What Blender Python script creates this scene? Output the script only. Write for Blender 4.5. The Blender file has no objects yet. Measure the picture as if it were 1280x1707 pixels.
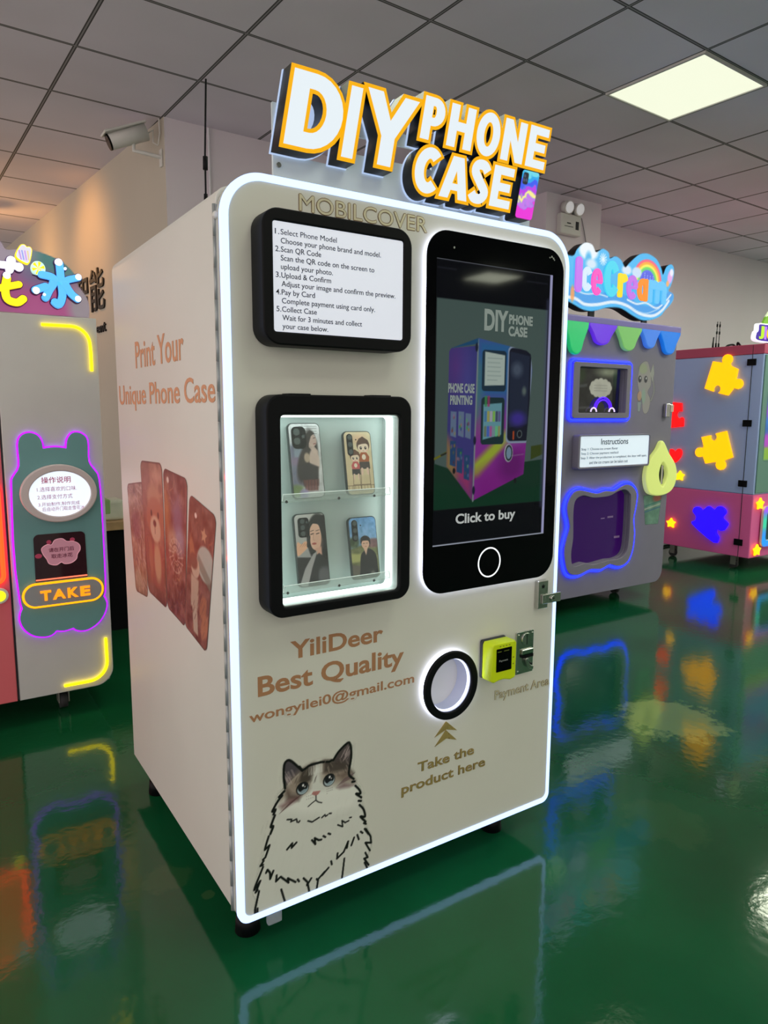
import bpy, bmesh, math, random
import numpy as np
from mathutils import Vector, Matrix

# ------------------------------------------------------------------ scene, camera, light
SC = bpy.context.scene
COL = SC.collection
random.seed(4)
RNG = np.random.default_rng(7)

cam_d = bpy.data.cameras.new('camera')
cam_d.sensor_fit = 'HORIZONTAL'; cam_d.sensor_width = 36.0
cam_d.lens = 1183.5 / 1280 * 36.0
cam_d.clip_end = 200; cam_d.clip_start = 0.02
cam = bpy.data.objects.new('camera', cam_d); COL.objects.link(cam)
_R = ((0.83671056, -0.54762112, 0.00515253), (-0.07190577, -0.11918219, -0.9902652), (0.54290423, 0.82819485, -0.13909811))
cam.matrix_world = Matrix(((_R[0][0], -_R[1][0], -_R[2][0], -0.5859), (_R[0][1], -_R[1][1], -_R[2][1], -1.5473),
                           (_R[0][2], -_R[1][2], -_R[2][2], 1.3770), (0, 0, 0, 1)))
SC.camera = cam

SC.view_settings.view_transform = 'Standard'
SC.view_settings.look = 'None'
SC.view_settings.gamma = 1.0
SC.view_settings.use_curve_mapping = False
SC.view_settings.exposure = 0.0
SC.cycles.use_denoising = True
SC.cycles.max_bounces = 8
SC.cycles.sample_clamp_indirect = 6.0

world = bpy.data.worlds.new('showroom_air'); SC.world = world; world.use_nodes = True
bg = world.node_tree.nodes['Background']
bg.inputs[0].default_value = (1.0, 0.86, 0.81, 1); bg.inputs[1].default_value = 1.35     # daylight through the open shop front on the left

LAMP = 9.5            # ceiling panels out of view, with one added
LAMP_SEEN = 1.0       # the panel in view (dimmed)
SPOT = 27.0          # two warm wall washers
LED = 2.3             # white edge tube
HALO = 7.0            # white strips behind the touchscreen and the ring

# ------------------------------------------------------------------ helpers
def lin(c):
    c = np.asarray(c, float) / 255.0
    return np.where(c <= 0.04045, c / 12.92, ((c + 0.055) / 1.055) ** 2.4)

_M = {}
def mat(name, col=(200, 200, 200), rough=0.5, metal=0.0, emit=0.0, ecol=None, vary=0.0, vscale=8.0, spec=0.5, rvary=0.0, alpha=1.0, trans=0.0, ior=1.45, bump=0.0, gain=1.0):
    if name in _M: return _M[name]
    m = bpy.data.materials.new(name); m.use_nodes = True
    nt = m.node_tree; b = nt.nodes['Principled BSDF']
    c = [min(1, float(x) * gain) for x in lin(col)] + [1]
    b.inputs['Base Color'].default_value = c
    b.inputs['Roughness'].default_value = rough; b.inputs['Metallic'].default_value = metal
    b.inputs['Specular IOR Level'].default_value = spec; b.inputs['IOR'].default_value = ior
    b.inputs['Alpha'].default_value = alpha; b.inputs['Transmission Weight'].default_value = trans
    if emit:
        e = lin(ecol if ecol else col); b.inputs['Emission Color'].default_value = [float(x) for x in e] + [1]
        b.inputs['Emission Strength'].default_value = emit
    tc = nt.nodes.new('ShaderNodeTexCoord'); n = nt.nodes.new('ShaderNodeTexNoise')
    n.inputs['Scale'].default_value = vscale; n.inputs['Detail'].default_value = 5
    nt.links.new(tc.outputs['Object'], n.inputs['Vector'])
    if vary:
        r = nt.nodes.new('ShaderNodeValToRGB')
        r.color_ramp.elements[0].color = [x * (1 - vary) for x in c[:3]] + [1]; r.color_ramp.elements[0].position = .3
        r.color_ramp.elements[1].color = [min(1, x * (1 + vary)) for x in c[:3]] + [1]; r.color_ramp.elements[1].position = .7
        nt.links.new(n.outputs['Fac'], r.inputs['Fac']); nt.links.new(r.outputs['Color'], b.inputs['Base Color'])
    rv = rvary if rvary else 0.03
    mr = nt.nodes.new('ShaderNodeMapRange'); mr.inputs['To Min'].default_value = max(0, rough - rv); mr.inputs['To Max'].default_value = rough + rv
    nt.links.new(n.outputs['Fac'], mr.inputs['Value']); nt.links.new(mr.outputs['Result'], b.inputs['Roughness'])
    if bump:
        bp = nt.nodes.new('ShaderNodeBump'); bp.inputs['Strength'].default_value = bump; bp.inputs['Distance'].default_value = 0.01
        nt.links.new(n.outputs['Fac'], bp.inputs['Height']); nt.links.new(bp.outputs['Normal'], b.inputs['Normal'])
    _M[name] = m
    return m

def paint_mat(name, emit=0.0, rough=0.4, gain=1.0, spec=.5):
    """base colour (or emission) and coverage from the mesh's own printed colours"""
    if name in _M: return _M[name]
    m = bpy.data.materials.new(name); m.use_nodes = True
    nt = m.node_tree; b = nt.nodes['Principled BSDF']; b.inputs['Roughness'].default_value = rough; b.inputs['Specular IOR Level'].default_value = spec
    a = nt.nodes.new('ShaderNodeAttribute'); a.attribute_name = 'print'
    if emit:
        b.inputs['Base Color'].default_value = (0.004, 0.004, 0.005, 1)
        nt.links.new(a.outputs['Color'], b.inputs['Emission Color']); b.inputs['Emission Strength'].default_value = emit
    else:
        nt.links.new(a.outputs['Color'], b.inputs['Base Color'])
    nt.links.new(a.outputs['Alpha'], b.inputs['Alpha'])
    _M[name] = m
    return m

class F:
    """a flat face of a thing: (u right, v up, w out of the face) -> world"""
    def __init__(s, o, ux=(1, 0, 0), uv=(0, 0, 1)):
        s.o = np.array(o, float); s.ux = np.array(ux, float); s.uv = np.array(uv, float); s.n = np.cross(s.ux, s.uv)
    def __call__(s, P):
        P = np.asarray(P, float).reshape(-1, 3)
        return s.o + P[:, :1] * s.ux + P[:, 1:2] * s.uv + P[:, 2:3] * s.n

BASE = {}
def thing(name, loc, label, cat, group=None):
    o = bpy.data.objects.new(name, None); o.empty_display_size = .1; COL.objects.link(o); o.location = loc
    BASE[o.name] = np.array(loc, float)
    tag(o, label, cat, group); return o
def tag(o, label=None, cat=None, group=None, kind=None):
    if label: o['label'] = label
    if cat: o['category'] = cat
    if group: o['group'] = group
    if kind: o['kind'] = kind
    return o
def link(name, me, parent=None, mats=(), label=None, kind=None):
    """me holds world coordinates; re-based on the thing's own base"""
    o = bpy.data.objects.new(name, me); COL.objects.link(o)
    for m in mats:
        if m.name not in [x.name for x in me.materials if x]: me.materials.append(m)
    if parent is not None:
        b = BASE[parent.name]; me.transform(Matrix.Translation(-Vector(b))); o.parent = parent; BASE[o.name] = b
    else:
        co = np.array([v.co[:] for v in me.vertices]); b = np.array([(co[:, 0].min() + co[:, 0].max()) / 2, (co[:, 1].min() + co[:, 1].max()) / 2, co[:, 2].min()])
        me.transform(Matrix.Translation(-Vector(b))); o.location = b; BASE[o.name] = b
    if label: o['label'] = label
    if kind: o['kind'] = kind
    return o
def struct(name, me, mats):
    o = link(name, me, None, mats); o['kind'] = 'structure'; return o

def pydata(V, Fc, mi=None, smooth=False):
    me = bpy.data.meshes.new('mesh'); me.from_pydata([tuple(map(float, v)) for v in V], [], [tuple(f) for f in Fc])
    if mi is not None: me.polygons.foreach_set('material_index', list(mi))
    if smooth: me.polygons.foreach_set('use_smooth', [True] * len(me.polygons))
    me.update(); return me
def join(meshes):
    bm = bmesh.new(); out = bpy.data.meshes.new('mesh')
    for m in meshes:
        bm.from_mesh(m); 
    bm.to_mesh(out); bm.free()
    for m in meshes: bpy.data.meshes.remove(m)
    return out
def set_mi(me, i):
    me.polygons.foreach_set('material_index', [i] * len(me.polygons)); return me

def box_me(a, b, bevel=0.0, seg=3):

    bm = bmesh.new(); bmesh.ops.create_cube(bm, size=1)
    lo = np.minimum(np.array(a, float), np.array(b, float)); hi = np.maximum(np.array(a, float), np.array(b, float))
    for v in bm.verts: v.co = Vector((lo + hi) / 2 + np.array(v.co) * (hi - lo))
    if bevel: bmesh.ops.bevel(bm, geom=bm.edges[:], offset=bevel, segments=seg, affect='EDGES', profile=.5)
    me = bpy.data.meshes.new('mesh'); bm.to_mesh(me); bm.free(); return me
def fbox_me(fr, u0, u1, v0, v1, w0, w1, bevel=0.0, seg=3):
    me = box_me((u0, v0, w0), (u1, v1, w1), bevel, seg); return xf(me, fr)
def xf(me, fr):
    M = Matrix(((fr.ux[0], fr.uv[0], fr.n[0], fr.o[0]), (fr.ux[1], fr.uv[1], fr.n[1], fr.o[1]), (fr.ux[2], fr.uv[2], fr.n[2], fr.o[2]), (0, 0, 0, 1)))
    me.transform(M); return me
def cyl_me(p0, p1, r0, r1=None, seg=24, smooth=True):
    r1 = r0 if r1 is None else r1
    p0 = np.array(p0, float); p1 = np.array(p1, float); d = p1 - p0; d = d / np.linalg.norm(d)
    a = np.cross(d, [0, 0, 1] if abs(d[2]) < .9 else [1, 0, 0]); a /= np.linalg.norm(a); b = np.cross(d, a)
    V = []; t = np.linspace(0, 2 * math.pi, seg, endpoint=False)
    for p, r in ((p0, r0), (p1, r1)):
        for x in t: V.append(p + r * (math.cos(x) * a + math.sin(x) * b))
    Fc = [[i, (i + 1) % seg, seg + (i + 1) % seg, seg + i] for i in range(seg)] + [list(range(seg))[::-1], list(range(seg, 2 * seg))]
    me = pydata(V, Fc)
    if smooth: me.polygons.foreach_set('use_smooth', [True] * seg + [False, False])
    bm = bmesh.new(); bm.from_mesh(me); bmesh.ops.recalc_face_normals(bm, faces=bm.faces[:]); bm.to_mesh(me); bm.free()
    return me
def sphere_me(c, r, sc=(1, 1, 1)):
    bm = bmesh.new(); bmesh.ops.create_uvsphere(bm, u_segments=20, v_segments=12, radius=r)
    for v in bm.verts: v.co = Vector((v.co.x * sc[0] + c[0], v.co.y * sc[1] + c[1], v.co.z * sc[2] + c[2])); 
    for f in bm.faces: f.smooth = True
    me = bpy.data.meshes.new('mesh'); bm.to_mesh(me); bm.free(); return me

def _eval(cv):
    o = bpy.data.objects.new('tmp', cv); COL.objects.link(o)
    dg = bpy.context.evaluated_depsgraph_get(); dg.update()
    me = bpy.data.meshes.new_from_object(o.evaluated_get(dg)); bpy.data.objects.remove(o); bpy.data.curves.remove(cv)
    return me
def plate_me(loops, fr, w0, w1, bevel=0.0, offset=0.0, side=None, seg=2):
    """a flat plate of the given outline (further loops are holes), from depth w0 to w1"""
    cv = bpy.data.curves.new('c', 'CURVE'); cv.dimensions = '2D'; cv.fill_mode = 'BOTH'
    for L in loops:
        s = cv.splines.new('POLY'); s.points.add(len(L) - 1)
        for p, q in zip(s.points, L): p.co = (q[0], q[1], 0, 1)
        s.use_cyclic_u = True
    cv.extrude = max(0.0, (w1 - w0) / 2 - bevel); cv.bevel_depth = bevel; cv.bevel_resolution = seg; cv.offset = offset - bevel
    me = _eval(cv); me.materials.clear()
    me.transform(Matrix.Translation((0, 0, (w0 + w1) / 2)))
    if side is not None:
        for p in me.polygons: p.material_index = 0 if p.normal.z > .6 else side
    return xf(me, fr)
def tube_me(pts, r, closed=False, flat=None):
    cv = bpy.data.curves.new('c', 'CURVE'); cv.dimensions = '3D'; cv.fill_mode = 'FULL'
    s = cv.splines.new('POLY'); s.points.add(len(pts) - 1)
    for p, q in zip(s.points, pts): p.co = (q[0], q[1], q[2], 1)
    s.use_cyclic_u = closed
    cv.bevel_depth = r; cv.bevel_resolution = 3; cv.use_fill_caps = True
    me = _eval(cv); me.materials.clear()
    me.polygons.foreach_set('use_smooth', [True] * len(me.polygons)); return me
def ftube_me(pts2, fr, w, r, closed=False):
    return tube_me(fr([(p[0], p[1], w) for p in pts2]), r, closed)

def _text_raw(s, offset, extrude, outline):
    cv = bpy.data.curves.new('t', 'FONT'); cv.body = s; cv.size = 1; cv.resolution_u = 4
    cv.offset = 0.0 if 'M' in s else offset; cv.extrude = extrude; cv.align_x = 'LEFT'
    if outline: cv.fill_mode = 'NONE' if False else 'FRONT'; cv.bevel_depth = 0
    me = _eval(cv); me.materials.clear(); return me
def text_me(s, fr, u0, v0, cap, width=None, w=0.0, depth=0.0008, bold=0.0, shear=0.0, squash=None):
    """lettering: left edge u0, baseline v0, capital height cap, total width"""
    me = _text_raw(s, bold, 0.02, False)
    co = np.array([v.co[:] for v in me.vertices]); 
    x0, x1 = co[:, 0].min(), co[:, 0].max(); sy = cap / (0.70 + 2 * bold)
    sx = (width / (x1 - x0)) if width else sy
    co[:, 0] = (co[:, 0] - x0) * sx; co[:, 1] = (co[:, 1] + bold) * sy
    co[:, 0] += co[:, 1] * shear
    co[:, 2] = (co[:, 2] + .02) / .04 * depth
    P = fr(np.c_[co[:, 0] + u0, co[:, 1] + v0, co[:, 2] + w])
    me.vertices.foreach_set('co', P.ravel().astype(np.float32)); me.update(); return me
def text_box_me(s, fr, u0, u1, v0, v1, **k):
    """lettering squeezed into a measured box (ink bounds)"""
    w = k.pop('w', 0.0); depth = k.pop('depth', .0008); bold = k.pop('bold', 0.0)
    me = _text_raw(s, bold, 0.02, False); co = np.array([v.co[:] for v in me.vertices])
    for i, (a, b) in ((0, (u0, u1)), (1, (v0, v1))):
        lo, hi = co[:, i].min(), co[:, i].max(); co[:, i] = a + (co[:, i] - lo) / (hi - lo) * (b - a)
    co[:, 2] = (co[:, 2] + .02) / .04 * depth + w
    me.vertices.foreach_set('co', fr(co).ravel().astype(np.float32)); me.update(); return me

def rrect(u0, u1, v0, v1, r, n=8, rb=None):
    """rounded rectangle outline; rb = radius of the bottom corners"""
    rb = r if rb is None else rb; L = []
    for cx, cy, a0, rr in ((u1 - rb, v0 + rb, -90, rb), (u1 - r, v1 - r, 0, r), (u0 + r, v1 - r, 90, r), (u0 + rb, v0 + rb, 180, rb)):
        for i in range(n + 1):
            a = math.radians(a0 + 90 * i / n); L.append((cx + rr * math.cos(a), cy + rr * math.sin(a)))
    return L
def ell(cu, cv, ru, rv, n=48):
    return [(cu + ru * math.cos(2 * math.pi * i / n), cv + rv * math.sin(2 * math.pi * i / n)) for i in range(n)]
def smooth_loop(P, n=6, closed=True):
    P = [np.array(p, float) for p in P]; N = len(P); out = []
    for i in range(N if closed else N - 1):
        p0, p1, p2, p3 = [P[(i + k) % N] if closed else P[min(max(i + k, 0), N - 1)] for k in (-1, 0, 1, 2)]
        for j in range(n):
            t = j / n; out.append(tuple(.5 * ((2 * p1) + (-p0 + p2) * t + (2 * p0 - 5 * p1 + 4 * p2 - p3) * t * t + (-p0 + 3 * p1 - 3 * p2 + p3) * t ** 3)))
    if not closed: out.append(tuple(P[-1]))
    return out
def ribbon(P, t, taper=False):
    """outline of a stroke of thickness t along a polyline"""
    P = np.array(P, float); d = np.gradient(P, axis=0); d /= np.linalg.norm(d, axis=1)[:, None] + 1e-9
    nrm = np.c_[-d[:, 1], d[:, 0]]; tt = np.full(len(P), t / 2)
    if taper: tt = t / 2 * np.sin(np.linspace(.25, math.pi - .25, len(P)))
    return [tuple(p) for p in P + nrm * tt[:, None]] + [tuple(p) for p in (P - nrm * tt[:, None])[::-1]]
def arc(cu, cv, ru, rv, a0, a1, n=16):
    return [(cu + ru * math.cos(math.radians(a0 + (a1 - a0) * i / n)), cv + rv * math.sin(math.radians(a0 + (a1 - a0) * i / n))) for i in range(n + 1)]
def star(cu, cv, r, k=.55, n=5, a0=90, su=1.0):
    return [(cu + su * (r if i % 2 == 0 else r * k) * math.cos(math.radians(a0 + 180 * i / n)), cv + (r if i % 2 == 0 else r * k) * math.sin(math.radians(a0 + 180 * i / n))) for i in range(2 * n)]

class Pic:
    """a printed picture: colours on a fine mesh, in the face's own (u, v)"""
    def __init__(s, u0, u1, v0, v1, nx, base=None):
        s.b = (u0, u1, v0, v1); s.nx = nx; s.ny = max(2, int(round(nx * abs((v1 - v0) / (u1 - u0)))))
        s.X, s.Y = np.meshgrid(np.linspace(u0, u1, s.nx), np.linspace(v0, v1, s.ny)); s.px = abs(u1 - u0) / (s.nx - 1)
        s.C = np.zeros((s.ny, s.nx, 3)); s.A = np.zeros((s.ny, s.nx))
        if base is not None: s.C[:] = base; s.A[:] = 1
    def put(s, m, col, a=1.0):
        m = np.clip(m, 0, 1) * a; col = np.asarray(col, float)
        oa = m + s.A * (1 - m); w = np.where(oa > 0, m / np.maximum(oa, 1e-6), 0)
        s.C = s.C * (1 - w[..., None]) + col * w[..., None]; s.A = oa; return s
    def sd_poly(s, P):
        P = np.array(P, float); d = np.full(s.X.shape, 1e9); ins = np.zeros(s.X.shape, bool)
        for i in range(len(P)):
            a, b = P[i], P[(i + 1) % len(P)]; e = b - a; L = e @ e + 1e-15
            t = np.clip(((s.X - a[0]) * e[0] + (s.Y - a[1]) * e[1]) / L, 0, 1)
            d = np.minimum(d, np.hypot(s.X - a[0] - t * e[0], s.Y - a[1] - t * e[1]))
            c = ((a[1] > s.Y) != (b[1] > s.Y)) & (s.X < (b[0] - a[0]) * (s.Y - a[1]) / (b[1] - a[1] + 1e-15) + a[0]); ins ^= c
        return np.where(ins, -d, d)
    def cov(s, d, soft): return np.clip(.5 - d / max(soft, s.px), 0, 1)
    def poly(s, P, col, a=1.0, soft=0.0): return s.put(s.cov(s.sd_poly(P), soft), col, a)
    def ell(s, cu, cv, ru, rv, col, a=1.0, soft=0.0, rot=0.0):
        c, q = math.cos(math.radians(rot)), math.sin(math.radians(rot)); x = s.X - cu; y = s.Y - cv
        k = np.hypot((x * c + y * q) / ru, (-x * q + y * c) / rv); return s.put(s.cov((k - 1) * min(ru, rv), soft), col, a)
    def line(s, P, t, col, a=1.0, soft=0.0):
        P = np.array(P, float); d = np.full(s.X.shape, 1e9)
        for p, q in zip(P[:-1], P[1:]):
            e = q - p; L = e @ e + 1e-15; u = np.clip(((s.X - p[0]) * e[0] + (s.Y - p[1]) * e[1]) / L, 0, 1)
            d = np.minimum(d, np.hypot(s.X - p[0] - u * e[0], s.Y - p[1] - u * e[1]))
        return s.put(s.cov(d - t / 2, soft), col, a)
    def grad(s, c0, c1, axis=1, a=1.0):
        t = (s.Y - s.b[2]) / (s.b[3] - s.b[2]) if axis else (s.X - s.b[0]) / (s.b[1] - s.b[0])
        t = np.clip(t, 0, 1)[..., None]; col = np.asarray(c0) * (1 - t) + np.asarray(c1) * t
        s.C = s.C * (1 - a) + col * a; s.A[:] = np.maximum(s.A, a); return s
    def noise(s, cells, amp, seed=0, mask=None):
        r = np.random.default_rng(seed); tot = np.zeros(s.X.shape)
        for o in range(3):
            k = cells * 2 ** o; g = r.random((int(k * s.ny / s.nx) + 3, k + 3))
            gx = (s.X - s.b[0]) / (s.b[1] - s.b[0]) * k; gy = (s.Y - s.b[2]) / (s.b[3] - s.b[2]) * (g.shape[0] - 3)
            i, j = gx.astype(int), gy.astype(int); fx, fy = gx - i, gy - j; fx = fx * fx * (3 - 2 * fx); fy = fy * fy * (3 - 2 * fy)
            tot += ((g[j, i] * (1 - fx) + g[j, i + 1] * fx) * (1 - fy) + (g[j + 1, i] * (1 - fx) + g[j + 1, i + 1] * fx) * fy - .5) / 2 ** o
        if amp is None: return tot
        s.C = np.clip(s.C + tot[..., None] * amp, 0, 255); return s
    def clip(s, P, soft=0.0): s.A *= s.cov(s.sd_poly(P), soft); return s
    def mesh(s, fr, w=0.0, gain=1.0, warp=None):
        u, v = s.X.ravel(), s.Y.ravel(); 
        if warp is not None: u, v = warp(u, v)
        V = fr(np.c_[u, v, np.full(u.shape, w)]); nx, ny = s.nx, s.ny
        i = np.arange((nx - 1) * (ny - 1)); a = (i // (nx - 1)) * nx + i % (nx - 1); Q = np.c_[a, a + 1, a + nx + 1, a + nx]
        al = s.A.ravel(); keep = al[Q].max(1) > .01; Q = Q[keep]
        if warp is not None or s.b[1] < s.b[0]: pass
        me = bpy.data.meshes.new('mesh'); me.vertices.add(len(V)); me.vertices.foreach_set('co', V.ravel())
        me.loops.add(len(Q) * 4); me.polygons.add(len(Q)); me.loops.foreach_set('vertex_index', Q.ravel().astype(np.int32))
        me.polygons.foreach_set('loop_start', np.arange(0, len(Q) * 4, 4, dtype=np.int32)); me.update(calc_edges=True)
        at = me.color_attributes.new('print', 'FLOAT_COLOR', 'POINT')
        at.data.foreach_set('color', np.c_[np.clip(lin(s.C.reshape(-1, 3)) * gain, 0, 1), al].ravel().astype(np.float32)); me.validate(); return me

# ------------------------------------------------------------------ materials
m_white = mat('white_laminate', (222, 221, 216), .42, vary=.03, vscale=2.0)
m_door = mat('white_door_laminate', (222, 222, 214), .4, vary=.03, vscale=2.5)
m_clear = mat('clear_acrylic', (235, 240, 240), .06, alpha=.22)
m_led = mat('white_edge_led', (40, 42, 50), .5, emit=LED, ecol=(166, 194, 252))
m_halo = mat('cool_white_strip', (225, 230, 255), .5, emit=HALO)
m_black = mat('black_plastic', (8, 9, 14), .5, spec=.2)
m_gloss = mat('black_glass', (3, 3, 6), .06, spec=.12)
m_dark = mat('dark_grey_plastic', (44, 46, 54), .5)
m_steel = mat('chrome', (190, 190, 186), .16, metal=1.0, rvary=.06, vscale=30)
m_gold = mat('mirror_gold_lettering', (206, 176, 112), .3, metal=.6, rvary=.1, vscale=20)
m_brown = mat('brown_vinyl_lettering', (176, 128, 92), .6)
m_tan = mat('tan_vinyl_lettering', (216, 156, 120), .6)
m_ink = mat('dark_ink', (26, 28, 34), .6)
m_signface = mat('lit_white_sign_face', (40, 42, 44), .5, emit=.95, ecol=(236, 246, 252), spec=.2)
m_signyel = mat('lit_yellow_sign_edge', (120, 80, 4), .5, emit=.85, ecol=(255, 184, 14), spec=.2)
m_signblk = mat('black_sign_return', (16, 16, 16), .4)
m_signback = mat('glowing_clear_backing', (120, 130, 140), .4, emit=.75, ecol=(190, 214, 255))
m_frost = mat('frosted_acrylic', (226, 238, 244), .35, alpha=.9)
m_print = paint_mat('printed_artwork', rough=.4)
m_screen = paint_mat('lit_screen', emit=.85, rough=.05, spec=.10)
m_wheel = mat('grey_rubber', (58, 58, 60), .6)
m_caster = mat('zinc_caster', (160, 158, 150), .4, metal=.6)

# ------------------------------------------------------------------ the room
def floor_mat():
    m = bpy.data.materials.new('green_epoxy'); m.use_nodes = True; nt = m.node_tree; b = nt.nodes['Principled BSDF']; N = nt.nodes.new; L = nt.links.new
    g = N('ShaderNodeNewGeometry')
    n = N('ShaderNodeTexNoise'); n.inputs['Scale'].default_value = 1.3; n.inputs['Detail'].default_value = 7; L(g.outputs['Position'], n.inputs['Vector'])
    r = N('ShaderNodeValToRGB'); e = r.color_ramp.elements
    e[0].position = .3; e[0].color = (.004, .065, .022, 1); e[1].position = .75; e[1].color = (.006, .125, .045, 1); L(n.outputs['Fac'], r.inputs['Fac'])
    # dried scuffs: a few patches with a ragged rim
    n2 = N('ShaderNodeTexNoise'); n2.inputs['Scale'].default_value = 9; n2.inputs['Detail'].default_value = 9; n2.inputs['Roughness'].default_value = .7; L(g.outputs['Position'], n2.inputs['Vector'])
    tot = None
    for x, y, s, k in ((2.2, .29, .46, .30), (-.06, .43, .15, .04), (.02, .29, .04, .07), (.56, .25, .07, .04), (1.45, -.2, .3, .03), (3.6, .3, .3, .04)):
        d = N('ShaderNodeVectorMath'); d.operation = 'DISTANCE'; d.inputs[1].default_value = (x, y, 0); L(g.outputs['Position'], d.inputs[0])
        mr = N('ShaderNodeMapRange'); mr.inputs['From Min'].default_value = s; mr.inputs['From Max'].default_value = 0; L(d.outputs['Value'], mr.inputs['Value'])
        mu = N('ShaderNodeMath'); mu.operation = 'MULTIPLY'; L(mr.outputs['Result'], mu.inputs[0]); L(n2.outputs['Fac'], mu.inputs[1])
        st = N('ShaderNodeMapRange'); st.inputs['From Min'].default_value = .24; st.inputs['From Max'].default_value = .3; st.inputs['To Max'].default_value = k; L(mu.outputs['Value'], st.inputs['Value'])
        if tot is None: tot = st.outputs['Result']
        else:
            ad = N('ShaderNodeMath'); ad.operation = 'ADD'; L(tot, ad.inputs[0]); L(st.outputs['Result'], ad.inputs[1]); tot = ad.outputs['Value']
    mx = N('ShaderNodeMix'); mx.data_type = 'RGBA'; L(tot, mx.inputs['Factor']); L(r.outputs['Color'], mx.inputs['A']); mx.inputs['B'].default_value = (.42, .52, .20, 1)
    L(mx.outputs['Result'], b.inputs['Base Color'])
    rr = N('ShaderNodeMapRange'); rr.inputs['To Min'].default_value = .06; rr.inputs['To Max'].default_value = .12; L(n.outputs['Fac'], rr.inputs['Value']); L(rr.outputs['Result'], b.inputs['Roughness'])
    n3 = N('ShaderNodeTexNoise'); n3.inputs['Scale'].default_value = 26; n3.inputs['Detail'].default_value = 3; L(g.outputs['Position'], n3.inputs['Vector'])
    bp = N('ShaderNodeBump'); bp.inputs['Strength'].default_value = .05; bp.inputs['Distance'].default_value = .01; L(n3.outputs['Fac'], bp.inputs['Height']); L(bp.outputs['Normal'], b.inputs['Normal'])
    b.inputs['IOR'].default_value = 1.5
    return m
def ceil_mat():
    m = bpy.data.materials.new('ceiling_tiles'); m.use_nodes = True; nt = m.node_tree; b = nt.nodes['Principled BSDF']; N = nt.nodes.new; L = nt.links.new
    g = N('ShaderNodeNewGeometry'); ro = N('ShaderNodeVectorRotate'); ro.rotation_type = 'Z_AXIS'; ro.inputs['Angle'].default_value = -math.radians(2.5); L(g.outputs['Position'], ro.inputs['Vector'])
    sp = N('ShaderNodeSeparateXYZ'); L(ro.outputs['Vector'], sp.inputs['Vector'])
    ds = []
    for ax, o, p in (('X', .385, .68), ('Y', .79, .65)):
        a = N('ShaderNodeMath'); a.operation = 'SUBTRACT'; a.inputs[1].default_value = o - p / 2; L(sp.outputs[ax], a.inputs[0])
        f = N('ShaderNodeMath'); f.operation = 'FLOORED_MODULO'; f.inputs[1].default_value = p; L(a.outputs[0], f.inputs[0])
        c = N('ShaderNodeMath'); c.operation = 'SUBTRACT'; c.inputs[1].default_value = p / 2; L(f.outputs[0], c.inputs[0])
        q = N('ShaderNodeMath'); q.operation = 'ABSOLUTE'; L(c.outputs[0], q.inputs[0]); ds.append(q.outputs[0])
    mn = N('ShaderNodeMath'); mn.operation = 'MINIMUM'; L(ds[0], mn.inputs[0]); L(ds[1], mn.inputs[1])
    r = N('ShaderNodeValToRGB'); r.color_ramp.interpolation = 'LINEAR'; e = r.color_ramp.elements
    e[0].position = 0; e[0].color = (.34, .32, .34, 1); e[1].position = .16; e[1].color = (.30, .28, .30, 1)
    for p, c in ((.2, (.05, .045, .05, 1)), (.42, (.05, .045, .05, 1)), (.5, (.88, .81, .93, 1)), (1, (.88, .81, .93, 1))):
        x = e.new(p); x.color = c
    mr = N('ShaderNodeMapRange'); mr.inputs['From Max'].default_value = .024; L(mn.outputs[0], mr.inputs['Value']); L(mr.outputs['Result'], r.inputs['Fac'])
    n = N('ShaderNodeTexNoise'); n.inputs['Scale'].default_value = 1.2; L(g.outputs['Position'], n.inputs['Vector'])
    mx = N('ShaderNodeMix'); mx.data_type = 'RGBA'; mx.blend_type = 'MULTIPLY'; mx.inputs['Factor'].default_value = .25; L(r.outputs['Color'], mx.inputs['A']); L(n.outputs['Fac'], mx.inputs['B'])
    L(mx.outputs['Result'], b.inputs['Base Color']); b.inputs['Roughness'].default_value = .75
    return m
m_wall = mat('painted_wall', (226, 216, 224), .7, vary=.02, vscale=1.5)
m_wallw = mat('warm_painted_wall', (192, 184, 170), .7, vary=.03, vscale=1.5)
H = 3.29
struct('floor', pydata([(-4.6, -8.6, 0), (13.35, -8.6, 0), (13.35, 13, 0), (-4.6, 13, 0)], [(0, 1, 2, 3)]), [floor_mat()])
struct('ceiling', pydata([(-4.6, -8.6, H), (-4.6, 13, H), (13.35, 13, H), (13.35, -8.6, H)], [(0, 1, 2, 3)]), [ceil_mat()])
WB = F((.92, 3.41, 0), (math.cos(.031), math.sin(.031), 0))          # back wall, seen face on
WLd = np.array([.094, -1, 0]) / math.hypot(.094, 1)
WL = F((.92, 3.41, 0), WLd)                                             # wall running away on the left
struct('wall_back', fbox_me(WB, 0, 13.5, 0, H, -.15, 0), [m_wall])
struct('wall_left', fbox_me(WL, -9.6, -.0, 0, H, -.14, 0), [m_wallw])
struct('wall_far', box_me((-4.6, 12.6, 0), (.12, 12.75, H)), [m_wallw])
struct('wall_front', box_me((1.5, -8.6, 0), (13.2, -8.45, H)), [m_wall])
struct('wall_right', box_me((13.2, -8.6, 0), (13.35, 3.9, H)), [m_wall])
struct('pillar', box_me((4.16, 3.13, 0), (4.87, 3.6, H)), [m_wall])
struct('baseboard_back', fbox_me(WB, .01, 3.2, 0, .09, .0, .012), [m_dark])
struct('trim_1', join([ftube_me([(.30, 3.28), (.30, 2.2), (.30, .1)], WB, .012, .009)]), [mat('white_conduit', (225, 222, 228), .5)])

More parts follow.
